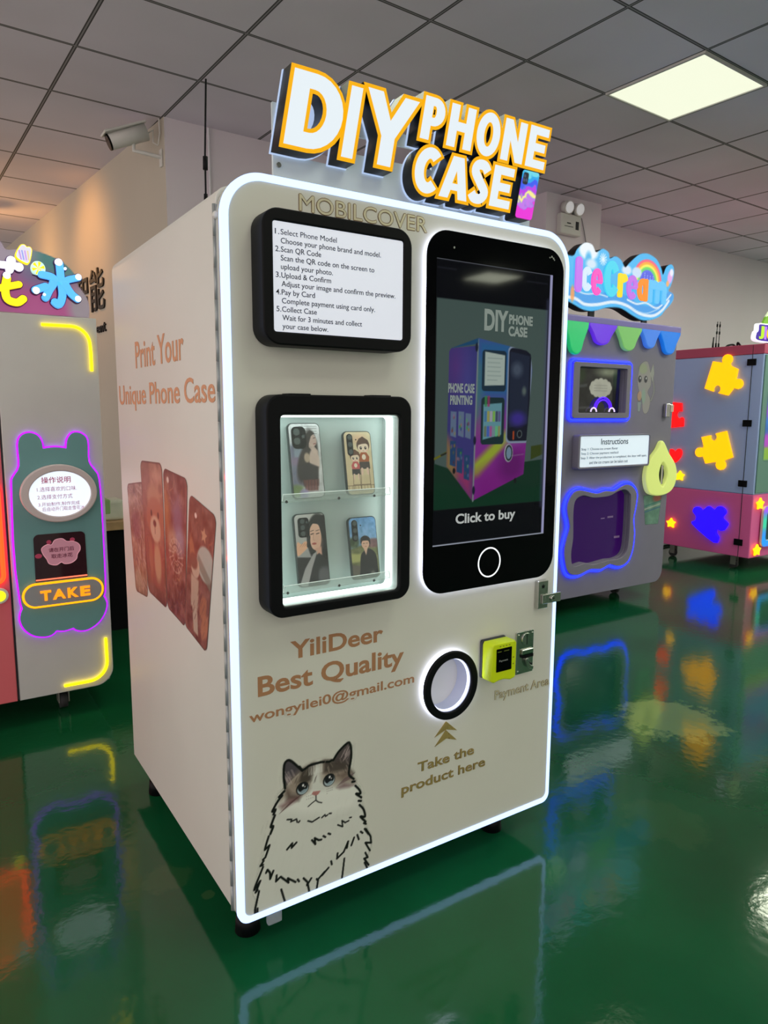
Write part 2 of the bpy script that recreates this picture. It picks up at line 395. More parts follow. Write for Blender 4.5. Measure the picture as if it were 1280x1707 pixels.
def ceiling_light(x, y, power, label, group=None):
    a = math.radians(2.5); fr = F((0, 0, H), (math.cos(a), math.sin(a), 0), (math.sin(a), -math.cos(a), 0))
    t = thing('ceiling_light', fr([(x, -y, 0.0)])[0], label, 'ceiling light', group)
    u0, u1, v0, v1 = x - .315, x + .315, -y - .305, -y + .305
    link('frame', plate_me([rrect(u0 - .014, u1 + .014, v0 - .014, v1 + .014, .002, 2), rrect(u0, u1, v0, v1, .002, 2)[::-1]], fr, .001, .014), t, [mat('white_lamp_frame', (200, 198, 195), .5)])
    link('diffuser', fbox_me(fr, u0, u1, v0, v1, .001, .008), t, [mat('lamp_diffuser_%d' % round(power * 10), (90, 90, 84), .5, emit=power, ecol=(244, 249, 222))])
    return t
ceiling_light(3.43, 1.115, LAMP_SEEN, 'lit square ceiling panel above the ice cream machine')
for x in (-2.01, .71, 3.43, 6.15, 8.87, 11.6):
    for y in (1.115, -1.5, -4.1, -6.7):
        if (x, y) != (3.43, 1.115): ceiling_light(x, y, LAMP * (2.5 if x > 5 else 1), 'added square ceiling panel outside the picture, lighting the right machines', 'ceiling panels outside the picture')
ceiling_light(4.81, -.19, LAMP * 3.0, 'added square ceiling panel outside the picture, lighting the right machines', 'ceiling panels outside the picture')  # extra panel added between the rows to brighten the right-hand machines

def spot(x, y, z, tx, ty, tz, label, up=0):
    t = thing('spotlight', (x, y, H), label, 'spotlight', None)
    m = mat('white_spot_housing', (205, 200, 195), .45)
    p = np.array([x, y, z]); q = np.array([tx, ty, tz]); d = (q - p) / np.linalg.norm(q - p)
    link('stem', join([cyl_me((x, y, H), (x, y, z), .01), cyl_me((x, y, H - .015), (x, y, H), .045)]), t, [m])
    link('housing', cyl_me(p - d * .09, p + d * .09, .042, .05), t, [m])
    link('lens', cyl_me(p + d * .088, p + d * .093, .042), t, [mat('warm_lens', (255, 190, 110), .3, emit=6)])
    L = bpy.data.lights.new('spot_beam', 'SPOT'); L.energy = SPOT; L.color = (1, .45, .12); L.spot_size = math.radians(95); L.spot_blend = 1.0; L.shadow_soft_size = .05
    o = bpy.data.objects.new('spot_beam', L); COL.objects.link(o); o.parent = t
    o.location = Vector(p + d * .11 - BASE[t.name]); o.rotation_euler = Vector(d).to_track_quat('-Z', 'Y').to_euler()
    if up:
        L = bpy.data.lights.new('added_ceiling_glow', 'POINT'); L.energy = up; L.color = (1, .5, .15); L.shadow_soft_size = .04; o = bpy.data.objects.new('added_ceiling_glow', L); COL.objects.link(o); o.parent = t; o.location = Vector(p + d * .12 + np.array((-.05, 0, -.05)) - BASE[t.name])  # point light added to the fixture for an orange glow on the ceiling
    return t
spot(-.12, 5.0, H - .13, .78, 5.05, 2.75, 'white ceiling spotlight at the left edge nearer the security camera')
spot(.10, 6.3, H - .25, .62, 6.6, 2.3, 'white ceiling spotlight at the left edge farther down the wall', 9)

# black letters standing off the wall on the left
m_wl = mat('black_wall_letters', (22, 18, 16), .5)
for s, a, b, lo, hi, lab in (('智', -2.14, -1.78, 2.21, 2.55, 'black Chinese character on the orange lit wall, left of the last one'),
                             ('能', -1.72, -1.345, 2.215, 2.56, 'black Chinese character on the orange lit wall, last of its line'),
                             ('e', -1.585, -1.51, 2.03, 2.085, 'small black letter e on the orange lit wall'),
                             ('n', -1.49, -1.42, 2.03, 2.085, 'small black letter n on the orange lit wall'),
                             ('t', -1.405, -1.35, 2.03, 2.105, 'small black letter t on the orange lit wall')):
    tag(link('wall_letter', text_box_me(s, WL, a, b, lo, hi, w=.001, depth=.012, bold=.006), None, [m_wl]), lab, 'wall letter', 'company name on the wall')

# desk behind the left machine
t = thing('reception_desk', (.25, 3.15, 0), 'black desk with a pale wooden top against the left wall', 'desk')
link('desk_top', box_me((-.5, 2.98, .645), (.80, 3.38, .70), .006), t, [mat('pale_wood', (196, 160, 118), .45, vary=.15, vscale=14)])
link('front_panel', box_me((-.46, 3.02, .0), (.78, 3.05, .645)), t, [m_black])
for x in (-.46, .75): link('side_panel', box_me((x, 3.051, 0), (x + .03, 3.36, .644)), t, [m_black])
t = thing('packet', (.34, 3.12, .70), 'white and green packet lying on the desk', 'packet')
link('wrapper', box_me((.22, 3.03, .70), (.47, 3.21, .83), .02), t, [mat('white_wrap', (214, 216, 200), .5, vary=.12)])
link('band', box_me((.3, 3.028, .74), (.39, 3.212, .832), .01), t, [mat('green_wrap', (150, 190, 120), .5)])
t = thing('monitor', (.1, 3.2, .70), 'black flat screen standing on the desk', 'monitor')
link('panel', box_me((-.15, 3.17, 1.08), (.385, 3.20, 1.545), .008), t, [m_black])
link('stand', join([box_me((.05, 3.18, .70), (.11, 3.2, 1.1)), box_me((-.04, 3.1, .70), (.20, 3.28, .712))]), t, [m_black])

# security camera on the corner of the wall
t = thing('security_camera', (.9, 3.44, 3.09), 'white bullet security camera on the wall corner', 'security camera')
m_cw = mat('white_camera_shell', (214, 212, 208), .4)
pa, pb = np.array([.60, 3.53, 3.105]), np.array([.825, 3.50, 3.205]); dd = (pb - pa) / np.linalg.norm(pb - pa)
link('housing', join([cyl_me(pa, pb, .05, .055, 32)]), t, [m_cw])
sh = link('sunshield', join([box_me((-.15, -.06, .045), (.14, .06, .06), .006)]), t, [m_cw])
sh.data.transform(Matrix.Translation(Vector(BASE[t.name]))); sh.data.transform(Matrix.Rotation(-math.atan2(dd[2], dd[0]), 4, 'Y')); sh.data.transform(Matrix.Translation(Vector((pa + pb) / 2 - BASE[t.name])))
link('lens_face', cyl_me(pa - dd * .012, pa + dd * .004, .05, .05, 32), t, [m_gloss])
link('bracket', join([tube_me([(.745, 3.51, 3.13), (.745, 3.51, 3.075), (.82, 3.49, 3.065), (.905, 3.46, 3.05)], .013), cyl_me((.745, 3.51, 3.12), (.745, 3.51, 3.16), .024)]), t, [m_cw])
link('wall_plate', fbox_me(WL, -.075, -.035, 2.99, 3.10, .001, .012, .003), t, [m_cw])
link('cable', tube_me([(.84, 3.5, 3.2), (.87, 3.49, 3.22), (.865, 3.48, 3.14), (.89, 3.46, 3.12), (.905, 3.46, 3.2), (.90, 3.45, 3.285)], .005), t, [m_cw])

# emergency light on the pillar
fr = F((0, 3.13, 0)); t = thing('emergency_light', (4.4, 3.1, 2.96), 'white twin-head emergency light on the pillar', 'emergency light')
link('case', fbox_me(fr, 4.285, 4.545, 2.95, 3.125, .001, .06, .012), t, [m_cw])
link('label_panel', fbox_me(fr, 4.47, 4.51, 3.0, 3.07, .06, .062), t, [m_ink])
link('lettering', join([fbox_me(fr, 4.36, 4.41, 3.04, 3.05, .06, .0612), fbox_me(fr, 4.33, 4.44, 3.015, 3.02, .06, .0612)]), t, [m_ink])
for u in (4.36, 4.495):
    h = link('lamp_head', cyl_me(fr([(u, 3.185, .02)])[0], fr([(u, 3.17, .085)])[0], .05, .056, 28), t, [m_cw])
    link('lens', cyl_me(fr([(u, 3.17, .085)])[0], fr([(u, 3.169, .089)])[0], .046, .046, 28), h, [mat('clear_lamp_lens', (240, 240, 245), .1, emit=.25)])
link('cable', tube_me(fr([(4.53, 3.15, .03), (4.6, 3.12, .012), (4.64, 3.02, .01), (4.68, 2.9, .008)]), .004), t, [mat('grey_cable', (150, 145, 150), .5)])

# ------------------------------------------------------------------ shared machine pieces
def caster(parent, x, y, top, yaw=0.0, m=None, r=.036):
    c = link('caster', join([box_me((x - .035, y - .035, top - .006), (x + .035, y + .035, top)), box_me((x - .024, y - .02, r * .9), (x - .019, y + .03, top - .006)), box_me((x + .019, y - .02, r * .9), (x + .024, y + .03, top - .006))]), parent, [m or m_caster])
    link('wheel', cyl_me((x - .017, y + .008, r + .001), (x + .017, y + .008, r + .001), r, r, 28), c, [m_wheel]); return c

# ------------------------------------------------------------------ the phone case vending machine
FR = F((0, 0, 0)); SD = F((0, 0, 0), (0, -1, 0))
vm = thing('vending_machine', (.54, .5, 0), 'large white phone case vending machine with glowing white edge and cat drawing', 'vending machine')
W, Z0, Z1, D = 1.087, .10, 1.902, 1.045
# cabinet behind the door, rounded along its top edges
def shell():
    return plate_me([rrect(.006, W - .006, Z0 + .01, Z1 - .025, .035, 6, .004)], F((0, 0, 0)), -D, -.046, .004)
link('cabinet', shell(), vm, [m_white])
door_out = rrect(.017, W - .012, Z0 + .016, Z1 - .016, .085, 12, .02)
disp_hole = rrect(.099, .441, .914, 1.377, .012, 4)[::-1]
port_hole = ell(.650, .599, .0755, .0805)[::-1]
link('door', plate_me([door_out, disp_hole, port_hole], FR, -.02, .0), vm, [m_door])
edge = rrect(0, W, Z0, Z1, .1, 14, .03); edge_in = rrect(.0172, W - .0122, Z0 + .0162, Z1 - .0162, .0848, 14, .0198)[::-1]
link('led_strip', plate_me([edge, edge_in], FR, -.012, .003, .0015), vm, [m_led], 'glowing white light strip round the door')
link('door_edge', plate_me([rrect(.002, W - .002, Z0 + .002, Z1 - .002, .098, 14, .028), rrect(.03, W - .03, Z0 + .03, Z1 - .03, .07, 8, .015)[::-1]], FR, -.036, -.0125), vm, [mat('polished_acrylic_edge', (205, 208, 205), .08, spec=.8)])
hg = link('piano_hinge', join([cyl_me((.001, .041, Z0 + .02 + i * .0685), (.001, .041, Z0 + .02 + i * .0685 + .0678), .0045, .0045, 12) for i in range(25)] + [box_me((.0015, .034, Z0 + .02), (.012, .047, Z0 + 1.73))]), vm, [mat('grey_hinge', (168, 172, 172), .4, metal=.35)], 'grey metal piano hinge')
link('screw', sphere_me((.002, .03, 1.806), .009), hg, [m_white])
for x, y in ((.063, .10), (.06, .93), (.93, .10), (.93, .93)):
    f = link('foot', join([cyl_me((x, y, .05), (x, y, .112), .012), cyl_me((x, y, 0.001), (x, y, .05), .034, .03)]), vm, [m_black])
link('corner_clip', box_me((.085, .012, .055), (.125, .028, .10), .004), vm, [m_clear])

# instruction panel
ins = link('instruction_frame', plate_me([rrect(.068, .466, 1.525, 1.818, .042, 8), rrect(.0945, .4405, 1.554, 1.790, .006, 4)[::-1]], FR, .0005, .064, .004), vm, [m_black], 'black frame of the instruction light box')
link('backing', plate_me([rrect(.09, .445, 1.55, 1.795, .006, 4)], FR, .001, .05), ins, [m_black])
link('light_panel', plate_me([rrect(.0946, .4404, 1.5541, 1.7899, .0058, 4)], FR, .05, .0605), ins, [mat('lit_instruction_sheet', (205, 209, 222), .25, emit=.66)], 'lit white instruction sheet')
LN = [('1.', .100, .0105), ('Select Phone Model', .1138, .141), ('Choose your phone brand and model.', .1138, .262), ('2.', .1003, .0115), ('Scan QR Code', .1138, .100), ('Scan the QR code on the screen to', .1133, .244),
      ('upload your photo.', .1133, .131), ('3.', .1005, .0115), ('Upload & Confirm', .1142, .125), ('Adjust your image and confirm the preview.', .1142, .304), ('4.', .1005, .0115), ('Pay by Card', .1142, .083),
      ('Complete payment using card only.', .1145, .245), ('5.', .101, .0115), ('Collect Case', .1146, .087), ('Wait for 3 minutes and collect', .115, .208), ('your case below.', .115, .116)]
row = -1
for s, u, wd in LN:
    if not (s[0].isdigit() and len(s) == 2) : pass
    if s in ('1.', '2.', '3.', '4.', '5.'):
        v = 1.7625 - .0183 * (row + 1)
    else:
        row += 1; v = 1.7625 - .0183 * row
    link('lettering', text_me(s, FR, u, v, .0118, wd, w=.0606, depth=.0004, bold=.004), ins, [m_ink])

# display case with the sample cases
dc = link('display_frame', plate_me([rrect(.070, .468, .896, 1.416, .038, 8), rrect(.105, .435, .920, 1.371, .012, 4)[::-1]], FR, .0005, .066, .004), vm, [m_black], 'black frame of the sample display')
link('back_panel', plate_me([rrect(.099, .441, .914, 1.377, .012, 4)], FR, -.024, -.018), dc, [mat('display_back', (196, 214, 210), .45)])
link('inner_rim', plate_me([rrect(.1045, .4355, .9195, 1.3715, .012, 6), rrect(.107, .433, .922, 1.369, .011, 6)[::-1]], FR, -.018, .055), dc, [mat('display_rim', (200, 212, 212), .2)])
link('light_strip', plate_me([rrect(.107, .433, .922, 1.369, .014, 8), rrect(.1115, .4285, .9265, 1.3645, .012, 8)[::-1]], FR, .006, .032), dc, [mat('display_light', (232, 244, 240), .5, emit=2.4)], 'white light strip inside the display')
link('glass', plate_me([rrect(.1045, .4355, .9195, 1.3715, .012, 4)], FR, .052, .054), dc, [mat('display_glass', (225, 235, 235), .03, alpha=.06)])
def shelf(z):
    a = .112; b = .416
    s = link('shelf', join([box_me((a, -.048, z - .004), (b, .0175, z - .0005)), box_me((a, -.0505, z - .004), (b, -.048, z + .016), .001)]), dc, [mat('shelf_acrylic', (215, 235, 230), .05, alpha=.28, spec=1.0)], 'clear acrylic shelf')
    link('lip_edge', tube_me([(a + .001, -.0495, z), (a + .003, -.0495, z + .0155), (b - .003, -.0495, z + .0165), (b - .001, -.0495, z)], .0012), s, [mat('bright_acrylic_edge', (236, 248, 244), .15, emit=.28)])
    for u in (a + .012, (a + b) / 2, b - .05): link('screw', cyl_me((u, -.051, z - .002), (u, -.0495, z - .002), .0035, .0035, 10), s, [m_ink])
shelf(1.171); shelf(.953)
for u in (.135, .36): link('top_hinge', box_me((u, -.05, 1.414), (u + .055, -.01, 1.419), .001), dc, [m_black])

# touchscreen in the shape of a phone
ts = link('touchscreen', plate_me([rrect(.545, 1.046, .876, 1.848, .068, 10)], FR, .014, .0195, .001), vm, [m_gloss], 'black glass touchscreen shaped like a phone')
link('backlight', plate_me([rrect(.553, 1.038, .884, 1.840, .062, 10), rrect(.562, 1.029, .893, 1.831, .055, 10)[::-1]], FR, .003, .011), ts, [m_halo], 'white back light behind the touchscreen')
link('mounting_plate', plate_me([rrect(.60, .99, .93, 1.79, .03, 4)], FR, .0005, .0135), ts, [m_black])
link('home_button', plate_me([ell(.783, .946, .0435, .0445, 56), ell(.783, .946, .0395, .0405, 56)[::-1]], FR, .0196, .0205), ts, [mat('lit_ring', (240, 244, 248), .4, emit=.9)], 'white ring of the home button')
link('camera_dots', join([cyl_me(FR([(u, v, .0196)])[0], FR([(u, v, .0203)])[0], r, r, 12) for u, v, r in ((.632, 1.807, .003), (.985, 1.823, .0022), (.993, 1.826, .003), (1.0, 1.822, .003), (1.004, 1.818, .002))]), ts, [m_steel])
P = Pic(.575, 1.0, 1.012, 1.775, 200, (4, 5, 10))
P.poly([(.577, 1.113), (.985, 1.113), (.985, 1.675), (.577, 1.675)], (64, 80, 76))
P.poly([(.577, 1.113), (.985, 1.113), (.985, 1.24), (.66, 1.215), (.577, 1.24)], (12, 44, 30))
P.poly([(.577, 1.113), (.985, 1.113), (.985, 1.16), (.8, 1.14), (.577, 1.19)], (10, 48, 30), .6)
P.line([(.577, 1.253), (.626, 1.272)], .006, (92, 92, 22)); P.poly([(.935, 1.24), (.985, 1.255), (.985, 1.285), (.935, 1.28)], (48, 60, 20))
P.line([(.60, 1.262), (.625, 1.270)], .005, (30, 34, 30))
# the little machine in the advert: side, front
side = [(.618, 1.232), (.713, 1.130), (.722, 1.560), (.628, 1.548), (.621, 1.54)]
front = [(.713, 1.130), (.908, 1.198), (.930, 1.50), (.922, 1.545), (.905, 1.555), (.722, 1.580)]
top = [(.628, 1.548), (.722, 1.580), (.722, 1.565)]
q = Pic(.575, 1.0, 1.012, 1.775, 200); q.poly(side + [], (50, 48, 104)); 
q.poly([(.618, 1.23), (.713, 1.12), (.713, 1.20), (.618, 1.30)], (128, 44, 88), .95, .04); q.poly([(.615, 1.225), (.65, 1.20), (.65, 1.26), (.615, 1.31)], (120, 116, 46), .9, .04)
q.ell(.65, 1.5, .03, .05, (92, 44, 110), .6, .06); q.ell(.685, 1.47, .02, .06, (60, 66, 130), .6, .05)
for u, v in ((.64, 1.345), (.667, 1.345), (.692, 1.34), (.64, 1.265), (.664, 1.245), (.690, 1.225)):
    q.poly([(u - .010, v - .03), (u + .010, v - .036), (u + .010, v + .034), (u - .010, v + .036)], (30, 58, 92) if v < 1.3 else (84, 100, 124))
    for k in range(5): q.ell(u + RNG.uniform(-.007, .007), v + RNG.uniform(-.025, .025), .003, .005, RNG.uniform(40, 130, 3), .8)
q.clip(side); m = q.A > .01
P.put(q.A, 0) if False else None
P.C = P.C * (1 - q.A[..., None]) + q.C * q.A[..., None]
q = Pic(.575, 1.0, 1.012, 1.775, 200, (112, 40, 124))
q.poly([(.70, 1.40), (.95, 1.40), (.95, 1.6), (.70, 1.6)], (36, 84, 130), 1, .08); q.poly([(.70, 1.36), (.735, 1.34), (.735, 1.5), (.70, 1.55)], (62, 108, 96), .9, .04)
q.poly([(.72, 1.31), (.82, 1.335), (.82, 1.36), (.72, 1.35)], (110, 60, 110), .9, .04); q.poly([(.713, 1.195), (.735, 1.20), (.86, 1.31), (.83, 1.325), (.713, 1.235)], (134, 150, 44), 1, .02)
q.poly([(.72, 1.10), (.91, 1.18), (.91, 1.28), (.72, 1.2)], (108, 18, 108), .7, .06); q.ell(.86, 1.225, .05, .04, (78, 16, 84), .7, .04); q.poly([(.80, 1.30), (.92, 1.34), (.92, 1.30), (.83, 1.285)], (120, 112, 124), .5, .03)
q.poly(rrect(.738, .828, 1.437, 1.55, .01), (22, 42, 56)); q.poly([(.748, 1.452), (.822, 1.455), (.822, 1.538), (.748, 1.545)], (150, 164, 156))
for k in range(6): q.line([(.758, 1.468 + k * .012), (.758 + RNG.uniform(.03, .055), 1.468 + k * .012)], .002, (112, 128, 124), .8)
q.poly(rrect(.738, .825, 1.288, 1.42, .01), (20, 42, 46)); q.poly([(.746, 1.302), (.815, 1.315), (.815, 1.405), (.746, 1.40)], (86, 132, 142)); 
for k in range(14): q.poly(rrect(*(lambda a, b: (a, a + .009, b, b + .03))(.75 + (k % 6) * .0105, 1.31 + (k // 6) * .042), .002), RNG.uniform(50, 170, 3), .85)
q.poly(rrect(.833, .928, 1.29, 1.565, .016), (118, 130, 150)); q.poly(rrect(.838, .924, 1.296, 1.56, .014), (16, 20, 34)); q.poly([(.844, 1.335), (.916, 1.345), (.918, 1.54), (.842, 1.55)], (26, 34, 52))
q.ell(.878, 1.36, .03, .02, (54, 40, 130), .9, .02); q.ell(.87, 1.5, .02, .02, (84, 96, 110), .6, .02); q.ell(.90, 1.44, .008, .012, (90, 104, 96), .8, .008); q.ell(.887, 1.316, .010, .011, (100, 112, 112)); q.ell(.887, 1.316, .008, .009, (14, 16, 24)); q.poly([(.86, 1.30), (.866, 1.30), (.866, 1.325), (.86, 1.325)], (150, 62, 30))
q.ell(.846, 1.262, .017, .026, (150, 160, 160)); q.ell(.847, 1.262, .014, .023, (16, 20, 24)); q.ell(.847, 1.262, .010, .018, (100, 122, 140)); q.line([(.856, 1.253), (.905, 1.257)], .003, (120, 100, 128), .6)
q.clip(front); P.C = P.C * (1 - q.A[..., None]) + q.C * q.A[..., None]
P.line([(.715, 1.13), (.722, 1.575)], .005, (110, 124, 120), .9); P.poly(top, (24, 66, 100))
for u, v in ((.645, 1.218), (.875, 1.18)): P.ell(u, v, .005, .008, (14, 16, 18))
for v in (1.555, 1.30, 1.16): P.ell(.717, v, .005, .012, (22, 28, 46))
P.line([(.996, 1.012), (.996, 1.775)], .012, (150, 150, 186)); P.line([(.575, 1.0125), (1.0, 1.0125)], .006, (150, 156, 170)); P.line([(.577, 1.7745), (.99, 1.7745)], .002, (130, 134, 144)); P.line([(.985, 1.1), (.984, 1.7)], .012, (62, 66, 96), .5, .01)
P.line([(.58, 1.752), (.64, 1.752)], .004, (26, 28, 36), .8); P.line([(.90, 1.748), (.98, 1.748)], .004, (26, 28, 36), .8)
sc = link('screen', P.mesh(FR, .0198), ts, [m_screen], 'lit screen with an advert of a vending machine')
m_st = mat('screen_lettering_dim', (118, 128, 126), .4, emit=.55); m_st2 = mat('screen_lettering', (120, 124, 124), .4, emit=.5, ecol=(206, 210, 210))
for s, u0, u1, v0, v1, sh, mm in (('DIY', .742, .830, 1.602, 1.660, 0, m_st), ('PHONE', .833, .925, 1.625, 1.652, 0, m_st), ('CASE', .832, .905, 1.592, 1.620, 0, m_st), ('PHONE CASE', .620, .712, 1.430, 1.456, 0, m_st), ('PRINTING', .627, .705, 1.398, 1.424, 0, m_st)):
    link('lettering', text_box_me(s, FR, u0, u1, v0, v1, w=.0199, depth=.0002, bold=.04), ts, [mm])
link('lettering', text_me('Click to buy', FR, .654, 1.069, .0285, .226, w=.0199, depth=.0002, bold=.025), ts, [m_st2])

# product outlet
pr = link('outlet_ring', plate_me([ell(.6505, .599, .0975, .1015, 72), ell(.6505, .599, .0745, .0795, 72)[::-1]], FR, .012, .024, .003), vm, [m_black], 'black ring of the product outlet')
link('ring_light', plate_me([ell(.6505, .599, .092, .096, 72), ell(.6505, .599, .083, .087, 72)[::-1]], FR, .002, .010), pr, [m_halo], 'white back light behind the outlet ring')
tb = []; a = np.linspace(0, 2 * math.pi, 57)[:-1]
V = []
for w, k in ((.016, 1.0), (-.20, 1.0)):
    for x in a: V.append((.6505 + .0742 * k * math.cos(x), .599 + .079 * k * math.sin(x), w))
n = len(a); me = pydata(FR(V), [[i, (i + 1) % n, n + (i + 1) % n, n + i] for i in range(n)] + [list(range(n, 2 * n))]); me.polygons.foreach_set('use_smooth', [True] * n + [False])
link('outlet_tube', me, pr, [mat('white_tube', (206, 210, 232), .3)])
link('tube_light', plate_me([ell(.6505, .599, .0738, .0786, 56), ell(.6505, .599, .0715, .0762, 56)[::-1]], FR, .004, .012), pr, [mat('tube_light', (220, 228, 255), .5, emit=2.0)])
link('flap_edge', fbox_me(FR, .582, .640, .585, .588, -.10, -.09), pr, [m_dark])

# card reader, coin acceptor, latch
cr = link('card_reader', fbox_me(FR, .770, .866, .592, .710, .0005, .014, .006), vm, [m_dark], 'yellow contactless card reader')
link('housing', plate_me([[(.772, .594), (.780, .590), (.800, .594), (.820, .5945), (.845, .588), (.862, .592), (.866, .60), (.866, .700), (.860, .708), (.775, .708), (.770, .700), (.769, .60)]], FR, .014, .058, .004), cr, [mat('neon_yellow_plastic', (214, 236, 20), .35)])
link('screen', plate_me([rrect(.786, .846, .622, .692, .002, 3)], FR, .0581, .0592), cr, [m_gloss])
link('symbols', join([fbox_me(FR, .79, .805, .682, .684, .0592, .0594), fbox_me(FR, .815, .835, .682, .684, .0592, .0594)] + [fbox_me(FR, .798 + i * .012, .804 + i * .012, .697, .6995, .0581, .0585) for i in range(4)] + [fbox_me(FR, .852, .856, .655 - i * .02, .659 - i * .02, .0581, .0585) for i in range(2)]), cr, [mat('reader_symbols', (120, 128, 40), .5)])
link('lettering', text_me('Payment', FR, .797, .652, .006, .034, w=.0592, depth=.0002), cr, [mat('reader_white', (170, 172, 176), .5)])
ca = link('coin_acceptor', plate_me([rrect(.916, .990, .570, .706, .003, 3)], FR, .0005, .005, .0015), vm, [m_steel], 'chrome coin acceptor plate')
link('coin_dial', cyl_me(FR([(.957, .680, .005)])[0], FR([(.957, .680, .009)])[0], .021, .019, 36), ca, [m_steel])
link('coin_slot', fbox_me(FR, .9555, .9585, .664, .696, .009, .0095), ca, [m_black])
link('reject_lever', fbox_me(FR, .936, .985, .632, .649, .005, .012, .003), ca, [m_steel]); link('lever_gap', fbox_me(FR, .938, .984, .622, .631, .005, .012), ca, [m_black])
link('return_cup', plate_me([ribbon(arc(.985, .618, .03, .032, 175, 265), .012)], FR, .005, .016, .002), ca, [m_steel]); link('return_gap', plate_me([ribbon(arc(.985, .618, .022, .022, 175, 262), .006)], FR, .005, .009), ca, [m_black])
link('screw', join([sphere_me(FR([(u, v, .005)])[0], .0035) for u, v in ((.925, .697), (.983, .697), (.925, .58), (.983, .58))]), ca, [m_steel])
la = link('latch', fbox_me(FR, .990, 1.033, .772, .862, .001, .018, .003), vm, [m_steel], 'chrome door latch')
link('hasp', fbox_me(FR, 1.004, 1.084, .788, .818, .018, .024, .002), la, [m_steel]); link('lock_cylinder', cyl_me(FR([(1.045, .803, .024)])[0], FR([(1.045, .803, .03)])[0], .009, .008, 24), la, [m_steel])
link('keyhole', fbox_me(FR, 1.041, 1.049, .801, .805, .03, .0303), la, [m_black]); link('emblem', plate_me([star(1.01, .843, .008, .5)], FR, .018, .0188), la, [m_black])

# lettering on the door
for s, u, v, cap, wd, bo in (('YiliDeer', .152, .766, .047, .275, .022), ('Best Quality', .064, .688, .052, .432, .022), ('wongyilei0@gmail.com', .040, .627, .0265, .492, .015)):
    link('lettering', text_me(s, FR, u, v, cap, wd, w=.0003, depth=.0006, bold=bo), vm, [m_brown])
def outlined(s, u, v, cap, wd, bold, edge, fill):
    if 'M' in s:
        sh = [set_mi(text_me(s, FR, u + a, v + b, cap, wd, w=.0003, depth=.0008, bold=0), 0) for a, b in ((-.0016, 0), (.0016, 0), (0, -.0016), (0, .0016))]
        link('lettering', join(sh + [set_mi(text_me(s, FR, u, v, cap, wd, w=.0011, depth=.0006, bold=0), 1)]), vm, [edge, fill]); return
    link('lettering', join([set_mi(text_me(s, FR, u, v, cap, wd, w=.0003, depth=.0010, bold=bold), 0), set_mi(text_me(s, FR, u, v, cap, wd, w=.0011, depth=.0006, bold=max(0, bold - .016)), 1)]), vm, [edge, fill])
m_goldedge = mat('bronze_letter_edge', (134, 106, 68), .5, metal=.2)
m_silk = mat('pale_gold_fill', (222, 214, 186), .3, metal=.35)
outlined('MOBILCOVER', .190, 1.8375, .037, .366, .012, m_goldedge, m_silk)
outlined('Payment Area', .836, .506, .030, .235, .018, m_goldedge, m_silk)
for s, u, v, cap, wd in (('Take the', .548, .353, .030, .210), ('product here', .492, .302, .030, .312)):
    outlined(s, u, v, cap, wd, .02, m_goldedge, m_gold)
link('arrow_emblem', join([plate_me([[(.648, .484), (.690, .446), (.650, .458), (.607, .444)]], FR, .0003, .0014), plate_me([[(.648, .457), (.690, .416), (.650, .430), (.608, .415)]], FR, .0003, .0014)]), vm, [m_gold])

